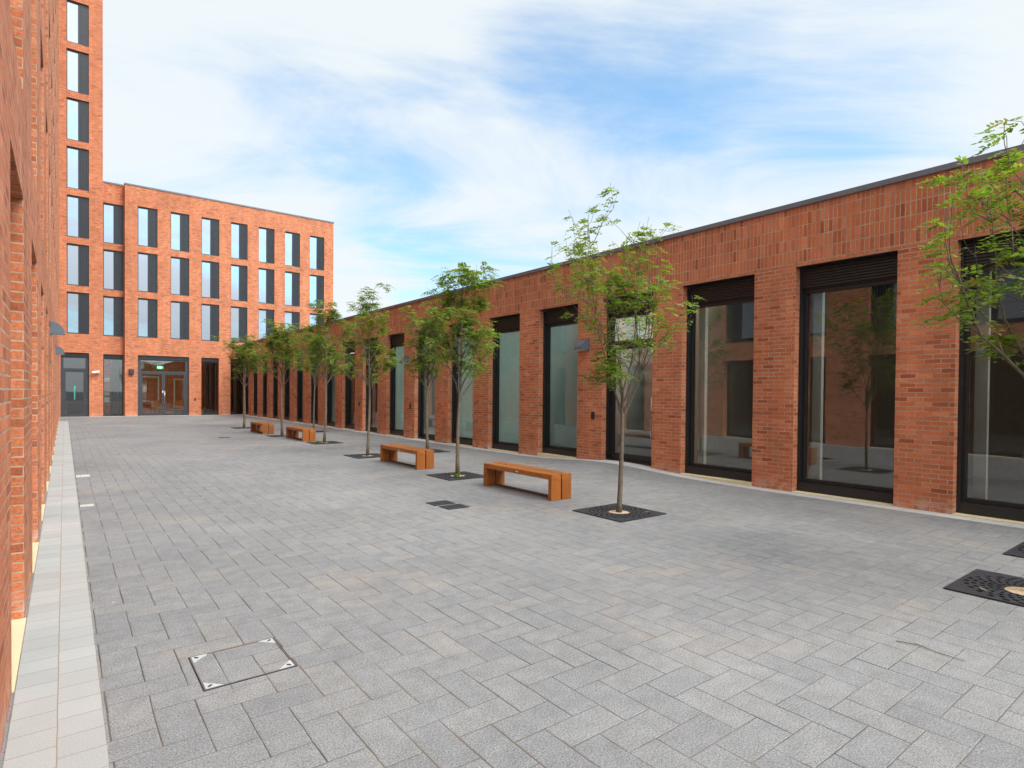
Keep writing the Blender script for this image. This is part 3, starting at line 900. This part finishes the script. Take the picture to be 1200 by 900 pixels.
sconce((XR, 11.0, 2.95), math.pi, 'slate quarter round wall light on the pier left of the nearest glazed door', 'quarter round wall lights')
sconce((XR, 21.05, 2.95), math.pi, 'slate quarter round wall light on a pier of the low building, between two middle trees', 'quarter round wall lights')
sconce((XR, 31.2, 2.95), math.pi, 'slate quarter round wall light on the low building, farthest one among the leaves', 'quarter round wall lights')
e = empty('wall_light', (3.67, YF, 3.05)); tag(e, 'small grey box wall light on the brick pier left of the double entrance doors', 'wall light')
bm = B(); box(bm, 3.53, 3.81, YF - .22, YF - .02, 2.88, 3.24, .03); obj('housing', bm, M['louvre'], e)
bm = B(); box(bm, 3.58, 3.76, YF - .018, YF - .001, 2.93, 3.19); obj('back_plate', bm, M['frame'], e)
e = empty('security_camera', (1.7, YF, 3.0)); tag(e, 'white bullet security camera on the tower pier beside the dark door', 'camera')
bm = B(); tube(bm, [(1.42, YF - .22, 2.93), (1.50, YF - .22, 2.94), (1.86, YF - .20, 2.99)], [.055, .075, .075], 12); obj('body', bm, M['white'], e, smooth=True)
bm = B(); tube(bm, [(1.80, YF - .005, 3.0), (1.80, YF - .12, 3.0), (1.76, YF - .19, 2.97)], [.07, .04, .03], 10); obj('bracket', bm, M['white'], e, smooth=True)
bm = B(); tube(bm, [(1.405, YF - .22, 2.928), (1.418, YF - .22, 2.93)], [.045, .045], 12); obj('lens', bm, M['bplastic'], e)
def reader(loc, axis, label):
    e = empty('entry_reader', loc); tag(e, label, 'card reader', 'card readers by the doors')
    x, y, z = loc
    if axis == 0:
        bm = B(); box(bm, x - .03, x - .001, y - .05, y + .05, z - .09, z + .09, .008); obj('case', bm, M['bplastic'], e)
        bm = B(); box(bm, x - .036, x - .031, y - .022, y + .022, z + .03, z + .06); obj('reader_window', bm, M['louvre'], e)
    else:
        bm = B(); box(bm, x - .05, x + .05, y - .03, y - .001, z - .09, z + .09, .008); obj('case', bm, M['bplastic'], e)
        bm = B(); box(bm, x - .022, x + .022, y - .036, y - .031, z + .03, z + .06); obj('reader_window', bm, M['louvre'], e)
reader((XR, 10.69, 1.25), 0, 'black card reader on the brick pier beside the nearest glazed door of the low building')
reader((XR, 20.71, 1.25), 0, 'black card reader on a middle pier of the low building, behind two benches')
reader((XR, 25.75, 1.25), 0, 'black card reader on a pier of the low building, farther along past the middle trees')
reader((7.58, YF, 1.16), 1, 'black card reader on the brick pier right of the double entrance doors')

# ================================================================== street furniture on the paving
def rot(bm, c, a):
    bmesh.ops.rotate(bm, verts=bm.verts, cent=c, matrix=Matrix.Rotation(a, 3, 'Z'))

def make_bench():
    e = empty('bench', (0, 0, 0))
    L, W, H, T, Lg = 2.0, .215, .44, .088, .085
    for s in (-1, 1):
        x0, x1 = (-.228, -.012) if s < 0 else (.012, .228)
        bm = B(); box(bm, x0, x1, -L / 2, L / 2, H - T, H, .006); obj('seat', bm, M['wood'], e, local=True)
        for (y0, y1) in ((-L / 2, -L / 2 + Lg), (L / 2 - Lg, L / 2)):
            bm = B(); box(bm, x0 + .001, x1 - .001, y0 + .001, y1 - .001, .004, H - T - .001, .005); obj('leg', bm, M['woodleg'], e, local=True)
    bm = B(); box(bm, -.03, .03, -L / 2 + Lg + .002, L / 2 - Lg - .002, .012, .035); obj('base_rail', bm, M['rust'], e, local=True)
    bm = B(); box(bm, -.2325, -.2285, -.10, -.02, H - .06, H - .03); obj('plaque', bm, M['steel'], e, local=True)
    return e
bench0 = make_bench()
bl = ['orange hardwood bench, nearest and largest, just left of the nearest full tree',
      'orange hardwood bench, second nearest, behind the tree with weeds at its foot',
      'orange hardwood bench beside a weedy tree grate, second farthest',
      'orange hardwood bench farthest away, near the entrance doors']
for k, (x, y) in enumerate(((6.70, 8.35), (6.74, 13.12), (7.02, 22.2), (6.78, 26.62))):
    o = bench0 if k == 0 else copy_tree(bench0)
    o.location = (x, y, 0)
    tag(o, bl[k], 'bench', 'hardwood benches between the trees')

def make_grate():
    e = empty('tree_grate', (0, 0, 0))
    S = .5; hole = .165
    bm = B()
    n = 48
    radii = [hole, .185, .225, .245, .285, .305, .345, .365, .405, .425, .465]
    def sq(a):
        c, s = math.cos(a), math.sin(a); m = max(abs(c), abs(s)); return (S * c / m, S * s / m)
    rng = random.Random(3)
    rings = []
    angs = [2 * math.pi * (k + .5) / n for k in range(n)]
    for r in radii: rings.append([bm.verts.new((r * math.cos(a), r * math.sin(a), .016)) for a in angs])
    angs_sq = list(angs)
    outer = [bm.verts.new((*sq(a), .016)) for a in angs]
    rings.append(outer)
    for i in range(len(rings) - 1):
        slot = i % 2 == 1 and i < len(radii) - 1
        for k in range(n):
            if slot and ((k + (i // 2)) % 2 == 0): continue
            bm.faces.new((rings[i][k], rings[i][(k + 1) % n], rings[i + 1][(k + 1) % n], rings[i + 1][k]))
    # square off the four corners
    for q in range(4):
        ca = math.pi / 4 + q * math.pi / 2
        ks = sorted(range(n), key=lambda k: abs((angs[k] - ca + math.pi) % (2 * math.pi) - math.pi))[:2]
        cv = bm.verts.new((S * math.copysign(1, math.cos(ca)), S * math.copysign(1, math.sin(ca)), .016))
        bm.faces.new((outer[ks[0]], outer[ks[1]], cv))
    bmesh.ops.recalc_face_normals(bm, faces=bm.faces)
    ret = bmesh.ops.extrude_face_region(bm, geom=list(bm.faces))
    bmesh.ops.translate(bm, verts=[v for v in ret['geom'] if isinstance(v, bmesh.types.BMVert)], vec=(0, 0, -.010))
    bmesh.ops.recalc_face_normals(bm, faces=bm.faces)
    obj('grate_plate', bm, M['iron'], e, local=True)
    bm = B(); quad(bm, [(-.495, -.495, .0045), (.495, -.495, .0045), (.495, .495, .0045), (-.495, .495, .0045)]); obj('pit_liner', bm, M['pit'], e, local=True)
    bm = B(); c = bm.verts.new((0, 0, .013)); rr = [bm.verts.new((.16 * math.cos(a) , .16 * math.sin(a), .007)) for a in angs]
    for k in range(n): bm.faces.new((c, rr[k], rr[(k + 1) % n]))
    obj('sand_fill', bm, M['sand'], e, local=True)
    return e

# ------------------------------------------------------------------ trees
def pinnate(bm, p, d, up, L, npair, lw, rng, mi=0):
    """one compound leaf: a drooping rachis with paired leaflets"""
    d = d.normalized()
    side = d.cross(up)
    if side.length < 1e-3: side = d.orthogonal()
    side.normalize()
    nrm = side.cross(d).normalized()
    pts = []
    for k in range(npair + 2):
        t = k / (npair + 1)
        pts.append(p + d * (L * t) - Vector((0, 0, 1)) * (L * .35 * t * t))
    for k in range(1, npair + 2):
        q = pts[k]
        ll = lw * (1.0 - .35 * abs(k / (npair + 1) - .5)) * rng.uniform(.85, 1.15)
        if k == npair + 1: dirs = [(d * 1.0)]
        else: dirs = [side * .85 + d * .5, -side * .85 + d * .5]
        for dd in dirs:
            dd = (dd + Vector((rng.uniform(-.2, .2), rng.uniform(-.2, .2), rng.uniform(-.35, .1)))).normalized()
            ww = dd.cross(nrm + Vector((rng.uniform(-.4, .4), rng.uniform(-.4, .4), rng.uniform(-.2, .2))))
            if ww.length < 1e-3: continue
            ww = ww.normalized() * (ll * .24)
            a = bm.verts.new(q); b = bm.verts.new(q + dd * ll * .45 + ww); c = bm.verts.new(q + dd * ll); e = bm.verts.new(q + dd * ll * .45 - ww)
            f = bm.faces.new((a, b, c, e)); f.material_index = mi

def make_tree(seed, H, zfork, rad, nlimb, leaves, zlow, lean=(0, 0), sparse=False, r0=.045, leafL=.20, single=True, mats=('leaf', 'leafo'), turn=.12):
    rng = random.Random(seed)
    wood_b = B(); leaf_b = B()
    # trunk path with a slight sway
    ph = rng.uniform(0, 6)
    def tp(z):
        t = z / H
        return Vector((lean[0] * t + .025 * math.sin(ph + z * 1.7), lean[1] * t + .025 * math.cos(ph + z * 1.3), z)) - Vector((.025 * math.sin(ph), .025 * math.cos(ph), 0)) * (1 - t)
    zt = H * .93 if single else zfork + .5
    n = 14
    pts = [tp(zt * k / n) for k in range(n + 1)]
    tr = [r0 * 1.25 if k == 0 else max(.006, r0 * (1 - (k / n) * (.85 if single else .45)) ) for k in range(n + 1)]
    tube(wood_b, pts, tr, 8)
    twigs = []
    def grow(p, d, L, r, lev):
        m = max(4, int(L / .13))
        path = [p.copy()]; q = p.copy(); dd = d.copy()
        for k in range(m):
            dd = (dd + Vector((rng.gauss(0, .10), rng.gauss(0, .10), rng.gauss(.05 if lev == 0 else .01, .08)))).normalized()
            hx, hy = q.x - lean[0] * q.z / H, q.y - lean[1] * q.z / H
            hr = math.hypot(hx, hy)
            if hr > rad * .95 and dd.x * hx + dd.y * hy > 0:
                dd = Vector((dd.x * .45, dd.y * .45, dd.z + .12)).normalized()
            if q.z > H * .97: dd = Vector((dd.x, dd.y, min(dd.z, .1))).normalized()
            q = q + dd * (L / m); path.append(q.copy())
        rr = [max(.0028, r * (1 - .8 * k / m)) for k in range(m + 1)]
        tube(wood_b, path, rr, 6 if lev == 0 else 4, cap=False)
        twigs.append((path, lev))
        if lev < 2:
            nb = rng.randint(4, 6) if lev == 0 else rng.randint(2, 3)
            for _ in range(nb):
                t = rng.uniform(.22, .95)
                i0 = min(m - 1, int(t * m))
                base = path[i0]
                tang = (path[i0 + 1] - path[i0]).normalized()
                a = rng.uniform(0, 2 * math.pi)
                o = tang.orthogonal().normalized(); o2 = tang.cross(o)
                nd = (tang * rng.uniform(.55, 1.0) + (o * math.cos(a) + o2 * math.sin(a)) * rng.uniform(.5, .95) + Vector((0, 0, .08))).normalized()
                grow(base, nd, L * rng.uniform(.34, .55) * (1.1 - .4 * t), max(.004, r * .5), lev + 1)
    for k in range(nlimb):
        t = (k + rng.uniform(.0, .8)) / nlimb
        z = zfork + (zt - zfork) * (t ** 1.15) * .86
        az = k * 2.4 + rng.uniform(-.5, .5)
        rise = rng.uniform(1.0, 1.9) if single else rng.uniform(1.7, 3.2)
        d = Vector((math.cos(az), math.sin(az), rise)).normalized()
        Lm = rad * (1.25 - .55 * t) * math.sqrt(1 + rise * rise) * rng.uniform(.62, .95)
        if not single: Lm = (H - z) * rng.uniform(.72, .98)
        if not single and k % 4 == 3:      # short side limbs low on the stem
            rise = rng.uniform(.7, 1.1); d = Vector((math.cos(az), math.sin(az), rise)).normalized(); Lm = rad * rng.uniform(.8, 1.1)
        Lm = min(Lm, (H - z) / max(.2, d.z) * 1.02)
        grow(tp(z), d, Lm, max(.007, r0 * (.42 if single else .40) * (1 - .5 * t)), 0)
    # leaves cluster round the twigs
    tot = sum(len(p) * (.45 if l == 0 else 1.0 if l == 1 else 1.35) for p, l in twigs)
    for path, lev in twigs:
        w = len(path) * (.45 if lev == 0 else 1.0 if lev == 1 else 1.35)
        cnt = leaves * w / tot
        cnt = int(cnt) + (1 if rng.random() < cnt % 1 else 0)
        for _ in range(cnt):
            t = rng.uniform(.3 if lev == 0 else .12, 1.0) ** .8
            f = t * (len(path) - 1); i0 = min(len(path) - 2, int(f))
            q = path[i0].lerp(path[i0 + 1], f - i0)
            if q.z < zlow and rng.random() < .8: continue
            a = rng.uniform(0, 2 * math.pi)
            out = Vector((q.x - lean[0] * q.z / H, q.y - lean[1] * q.z / H, 0))
            out = out.normalized() if out.length > .05 else Vector((1, 0, 0))
            d = (Vector((math.cos(a), math.sin(a), rng.uniform(-.35, .5))) + out * .6).normalized()
            mi = 1 if rng.random() < (turn if q.z > zlow + .5 else turn * 2.5) else 0
            pinnate(leaf_b, q + Vector((rng.gauss(0, .025),) * 3), d, Vector((rng.uniform(-.3, .3), rng.uniform(-.3, .3), 1)), leafL * rng.uniform(.7, 1.2), rng.randint(4, 6), .062 * leafL / .17, rng, mi)
    e = empty('rowan_tree', (0, 0, 0))
    obj('trunk', wood_b, M['bark'], e, local=True, smooth=True)
    obj('crown', leaf_b, [M[m] for m in mats], e, local=True)
    return e

tspec = [
    # x, y, kwargs, label
    (7.05, 1.37, dict(seed=11, H=4.55, zfork=1.75, rad=.92, nlimb=11, leaves=780, zlow=1.5, lean=(.20, -.16), r0=.04, single=False, leafL=.21, turn=.12), 'young rowan tree cut off by the right edge of the photo, nearest of all'),
    (6.70, 6.05, dict(seed=57, H=4.80, zfork=1.42, rad=1.0, nlimb=10, leaves=1150, zlow=1.0, lean=(.14, .10), single=False, r0=.040, leafL=.17, turn=.2), 'young rowan tree with airy vase shaped crown and open limbs, right of the nearest bench'),
    (6.75, 10.73, dict(seed=5, H=4.65, zfork=1.55, rad=.88, nlimb=17, leaves=1250, zlow=1.1, lean=(.08, -.03), r0=.045), 'young rowan tree with full green crown between the two nearest benches, weeds at its foot'),
    (8.83, 15.77, dict(seed=17, H=4.45, zfork=1.7, rad=.85, nlimb=16, leaves=1150, zlow=1.2, r0=.05, mats=('leafd', 'leafo')), 'dark leaved young rowan tree behind the second bench, near the low building'),
    (6.77, 15.51, dict(seed=23, H=4.75, zfork=1.75, rad=.85, nlimb=12, leaves=850, zlow=1.2, lean=(.05, 0), r0=.045, turn=.25), 'thin young rowan tree with a sparse yellowing crown, left of the second bench'),
    (7.26, 20.33, dict(seed=31, H=5.0, zfork=2.0, rad=.9, nlimb=16, leaves=1050, zlow=1.5, lean=(.12, .1), r0=.05, mats=('leafd', 'leafo'), turn=.2), 'tall leaning young rowan tree beside the third bench with weeds in its grate'),
    (8.88, 26.19, dict(seed=37, H=4.4, zfork=1.9, rad=.95, nlimb=14, leaves=1100, zlow=1.5, r0=.045, mats=('leafd', 'leafo')), 'young rowan tree far back close to the low building, mostly hidden by another crown'),
    (6.96, 24.30, dict(seed=41, H=4.6, zfork=1.9, rad=1.05, nlimb=18, leaves=1400, zlow=1.4, r0=.05, mats=('leafd', 'leafo'), turn=.15), 'bushy young rowan tree between the two farthest benches'),
    (6.95, 30.54, dict(seed=43, H=4.5, zfork=1.9, rad=1.1, nlimb=18, leaves=1400, zlow=1.5, r0=.055, mats=('leafd', 'leafo'), turn=.15), 'young rowan tree farthest away, in front of the far brick building'),
    (9.05, 1.38, None, None),
]
grate0 = None
gl = ['cast iron square tree grate at the right edge of the photo, nearest one', 'cast iron square tree grate around the airy tree right of the nearest bench',
      'cast iron square tree grate with weeds, between the two nearest benches', 'cast iron square tree grate behind the second bench near the low building',
      'cast iron square tree grate of the sparse tree left of the second bench', 'cast iron square tree grate with weeds beside the third bench',
      'cast iron square tree grate far back close to the low building', 'cast iron square tree grate between the two farthest benches',
      'cast iron square tree grate farthest away, left of the farthest bench', 'cast iron square tree grate cut by the right edge, close to the low building']
for k, (x, y, kw, lab) in enumerate(tspec):
    if grate0 is None: g_ = grate0 = make_grate()
    else: g_ = copy_tree(grate0)
    g_.location = (x, y, gz(x, y)); tag(g_, gl[k], 'tree grate', 'tree grates in the paving')
    if kw:
        t = make_tree(**kw); t.location = (x + (.06 if k == 0 else 0), y - (.05 if k == 0 else 0), gz(x, y))
        tag(t, lab, 'tree', 'young rowan trees in the court')
# tree on the hidden side of the right edge also stands in the second row
def weeds(loc, seed, label):
    rng = random.Random(seed); bm = B()
    for _ in range(26):
        a = rng.uniform(0, 6.28); d = Vector((math.cos(a), math.sin(a), rng.uniform(.5, 1.6))).normalized()
        p = Vector((rng.gauss(0, .035), rng.gauss(0, .035), 0)); L = rng.uniform(.07, .16)
        w = d.cross(Vector((0, 0, 1))).normalized() * L * .17
        q = p + d * L * .55; r = p + d * L + Vector((0, 0, -.02))
        bm.faces.new([bm.verts.new(v) for v in (p, q + w, r, q - w)])
    o = obj('weed', bm, M['leaf']); o.location = loc
    tag(o, label, 'weed', 'weeds in the grates')
weeds((6.64, 10.58, .012), 1, 'small green weed at the tree foot between the two nearest benches')
weeds((7.02, 20.2, .012), 2, 'small green weed in the grate beside the third bench')
# drain covers
def make_drain(w=.38, l=.30, mat='iron'):
    e = empty('drain_cover', (0, 0, 0))
    bm = B(); t = .025
    for q in ((-w / 2, w / 2, -l / 2, -l / 2 + t), (-w / 2, w / 2, l / 2 - t, l / 2), (-w / 2, -w / 2 + t, -l / 2 + t, l / 2 - t), (w / 2 - t, w / 2, -l / 2 + t, l / 2 - t)):
        box(bm, *q, .001, .010)
    n = 9
    for k in range(n):
        y = -l / 2 + t + (l - 2 * t) * (k + .5) / n
        box(bm, -w / 2 + t, w / 2 - t, y - .011, y + .011, .002, .009)
    box(bm, -.012, .012, -l / 2 + t, l / 2 - t, .0025, .0095)
    obj('cover_grid', bm, M[mat], e, local=True)
    bm = B(); quad(bm, [(-w / 2, -l / 2, .0045), (w / 2, -l / 2, .0045), (w / 2, l / 2, .0045), (-w / 2, l / 2, .0045)]); obj('pit_liner', bm, M['pit'], e, local=True)
    return e
dr0 = make_drain()
for k, (x, y, lab) in enumerate(((4.86, 8.24, 'iron drain grating on the paving, farther of the pair left of the nearest bench'), (4.88, 7.85, 'iron drain grating on the paving, nearer of the pair left of the nearest bench'),
                                 (4.9, 24.6, 'iron drain grating alone on the paving, left of the third bench'))):
    o = dr0 if k == 0 else copy_tree(dr0); o.location = (x, y, .001); tag(o, lab, 'drain cover', 'drain gratings')
for k, (x, y, lab) in enumerate(((2.78, 38.7, 'brown access cover on the paving before the tower door'), (4.85, 41.1, 'brown access cover on the paving before the entrance doors'))):
    e = empty('access_cover', (x, y, 0)); tag(e, lab, 'access cover', 'access covers')
    bm = B(); box(bm, x - .22, x + .22, y - .16, y + .16, .001, .007, .002); obj('lid', bm, M['rust'], e)
    bm = B(); box(bm, x - .06, x + .06, y - .012, y + .012, .0075, .009); obj('lifting_slot', bm, M['pit'], e)
# block-filled manhole cover with steel corners
mh = empty('manhole_cover', (.935, 4.145, 0)); tag(mh, 'square manhole cover filled with paving blocks, four white corners with black keyholes', 'manhole cover')
x0, x1, y0, y1 = .665, 1.205, 3.875, 4.415
bm = B(); e_ = .007
for q in ((x0, x1, y0, y0 + e_), (x0, x1, y1 - e_, y1), (x0, x0 + e_, y0 + e_, y1 - e_), (x1 - e_, x1, y0 + e_, y1 - e_)): box(bm, *q, -.01, .005)
obj('rim', bm, M['rust'], mh)
bm = B(); e2 = .006
for q in ((x0 - e2, x1 + e2, y0 - e2, y0 - .001), (x0 - e2, x1 + e2, y1 + .001, y1 + e2), (x0 - e2, x0 - .001, y0, y1), (x1 + .001, x1 + e2, y0, y1)): box(bm, *q, -.01, .0035)
obj('joint', bm, M['pit'], mh)
for (cx, cy, sx, sy) in ((x0, y0, 1, 1), (x1, y0, -1, 1), (x0, y1, 1, -1), (x1, y1, -1, -1)):
    bm = B(); a = .105; o_ = .009
    pts = [(cx + sx * o_, cy + sy * o_), (cx + sx * a, cy + sy * o_), (cx + sx * o_, cy + sy * a)]
    lo = [bm.verts.new((*q, -.01)) for q in pts]; hi = [bm.verts.new((*q, .006)) for q in pts]
    bm.faces.new(hi); bm.faces.new(lo)
    for k in range(3): bm.faces.new((lo[k], lo[(k + 1) % 3], hi[(k + 1) % 3], hi[k]))
    bmesh.ops.recalc_face_normals(bm, faces=bm.faces)
    c_ = obj('corner_plate', bm, M['galv'], mh)
    bm = B(); kx, ky = cx + sx * .036, cy + sy * .036
    box(bm, kx - .014, kx + .014, ky - .007, ky + .007, .0065, .0085)
    rot(bm, (kx, ky, 0), R(45) * sx * sy)
    obj('keyhole', bm, M['bplastic'], c_)
# odds and ends
bm = B(); tube(bm, [(4.85, 1.67, .008), (4.89, 1.55, .012), (4.87, 1.41, .008), (4.86, 1.25, .008)], [.0035, .004, .003, .0015], 5)
tag(obj('twig', bm, M['twig']), 'thin dry brown twig lying on the grey paving at lower right', 'twig')
rng = random.Random(8)
for k, (x, y, z, lab) in enumerate(((6.72, 8.95, .4415, 'curled dry leaf lying on the seat of the nearest bench'), (6.98, 5.75, .018, 'dry fallen leaf on the iron grate under the airy tree'), (6.75, 1.62, .018, 'dry fallen leaf on the iron grate at the right edge'))):
    bm = B(); s = .05
    vs = [(-s, 0, .004), (0, s * .5, .014), (s, 0, .02), (0, -s * .5, .010)]
    m_ = [bm.verts.new(v) for v in vs]; c = bm.verts.new((0, 0, 0.001))
    for q in range(4): bm.faces.new((m_[q], m_[(q + 1) % 4], c))
    rot(bm, (0, 0, 0), rng.uniform(0, 6))
    o = obj('fallen_leaf', bm, M['rust']); o.location = (x, y, z)
    tag(o, lab, 'leaf', 'fallen leaves')

# ================================================================== sky, sun, camera
SUN_EL, SUN_AZ = R(48), R(163)        # azimuth measured clockwise from +Y: from the right, slightly behind
SKYT, CLOUD = (.46, .90, 1.04), (3.22, 3.42, 3.52)
world = bpy.data.worlds.new('World'); scene.world = world
world.use_nodes = True
nt = world.node_tree; nt.nodes.clear(); g = N(nt)
out = g.n('ShaderNodeOutputWorld')
sky = g.n('ShaderNodeTexSky', sky_type='NISHITA')
sky.sun_disc = False
sky.sun_elevation = SUN_EL; sky.sun_rotation = SUN_AZ
sky.altitude = 50; sky.air_density = 1.0; sky.dust_density = 1.2; sky.ozone_density = 1.5
tc = g.n('ShaderNodeTexCoord').outputs['Generated']
d = g.sep(tc)
zc = g.m('MAXIMUM', g.m('ADD', d[2], .12), .06)
px_ = g.m('DIVIDE', d[0], zc); py_ = g.m('DIVIDE', d[1], zc)
ca, sa = math.cos(R(-32)), math.sin(R(-32))
u = g.m('ADD', g.m('MULTIPLY', px_, ca), g.m('MULTIPLY', py_, sa))
v = g.m('SUBTRACT', g.m('MULTIPLY', py_, ca), g.m('MULTIPLY', px_, sa))
vec = g.xyz(g.m('MULTIPLY', u, .42), g.m('MULTIPLY', v, 1.0), 3.7)
n1 = g.noise(vec, 1.25, 10, .62, .8)
vec2 = g.xyz(g.m('MULTIPLY', u, .30), g.m('MULTIPLY', v, .42), 9.1)
n2 = g.noise(vec2, 1.0, 4, .5, .3)
def gap(dirn, r0, r1):
    nd = g.n('ShaderNodeVectorMath', operation='DOT_PRODUCT')
    w = g.n('ShaderNodeVectorMath', operation='NORMALIZE'); g.link(tc, w.inputs[0])
    g.link(w.outputs[0], nd.inputs[0]); nd.inputs[1].default_value = Vector(dirn).normalized()
    return g.maprange(nd.outputs['Value'], math.cos(R(r1)), math.cos(R(r0)), 0, 1, True)
# the clear openings between the cloud banks
clear = g.m('MAXIMUM', gap((.79, .63, .64), 2, 20), g.m('MULTIPLY', gap((.96, .46, .56), 2, 15), .8))
clear = g.m('MAXIMUM', clear, g.m('MULTIPLY', gap((.56, .84, .30), 2, 16), .62))
cl = g.m('ADD', g.m('MULTIPLY', n1, .62), g.m('MULTIPLY', n2, .38))
cl = g.m('SUBTRACT', cl, g.m('MULTIPLY', clear, .14))
fac = g.maprange(cl, .30, .53, .22, .97, True)
skyc = g.mix(1.0, sky.outputs[0], SKYT, 'MULTIPLY')
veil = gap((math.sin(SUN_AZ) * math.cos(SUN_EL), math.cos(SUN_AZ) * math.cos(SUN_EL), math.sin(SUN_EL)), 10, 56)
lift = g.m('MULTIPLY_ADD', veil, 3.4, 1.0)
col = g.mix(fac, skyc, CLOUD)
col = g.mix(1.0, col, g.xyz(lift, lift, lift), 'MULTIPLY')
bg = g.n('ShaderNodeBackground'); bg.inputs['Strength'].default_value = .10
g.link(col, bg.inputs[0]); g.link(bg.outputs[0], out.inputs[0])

sd = bpy.data.lights.new('sun', 'SUN'); sd.energy = 1.0; sd.angle = R(28); sd.color = (1.0, .94, .86)
so = bpy.data.objects.new('sun', sd); COL.objects.link(so)
dirv = Vector((math.sin(SUN_AZ) * math.cos(SUN_EL), math.cos(SUN_AZ) * math.cos(SUN_EL), math.sin(SUN_EL)))
so.rotation_euler = dirv.to_track_quat('Z', 'Y').to_euler()
so.location = (20, -10, 40)

cam = bpy.data.cameras.new('camera'); co = bpy.data.objects.new('camera', cam); COL.objects.link(co)
Rv = Vector((0.79415782, -0.60764526, 0.00897767)); Uv = Vector((0.00111846, 0.01623434, 0.99986759)); Fv = Vector((0.60771054, 0.79404262, -0.01357226))
mw = Matrix(((Rv.x, Uv.x, -Fv.x, 0), (Rv.y, Uv.y, -Fv.y, 0), (Rv.z, Uv.z, -Fv.z, 1.8), (0, 0, 0, 1)))
co.matrix_world = mw
cam.sensor_width = 36; cam.lens = 685.48 / 1200 * 36
cam.shift_y = 20.3 / 1200
cam.clip_start = .05; cam.clip_end = 3000
scene.camera = co
scene.view_settings.view_transform = 'Standard'
scene.view_settings.look = 'None'
scene.view_settings.gamma = 1
scene.view_settings.use_curve_mapping = False
scene.view_settings.exposure = 1.48
scene.render.resolution_x = 1024; scene.render.resolution_y = 768
scene.cycles.max_bounces = 8
scene.cycles.transparent_max_bounces = 12
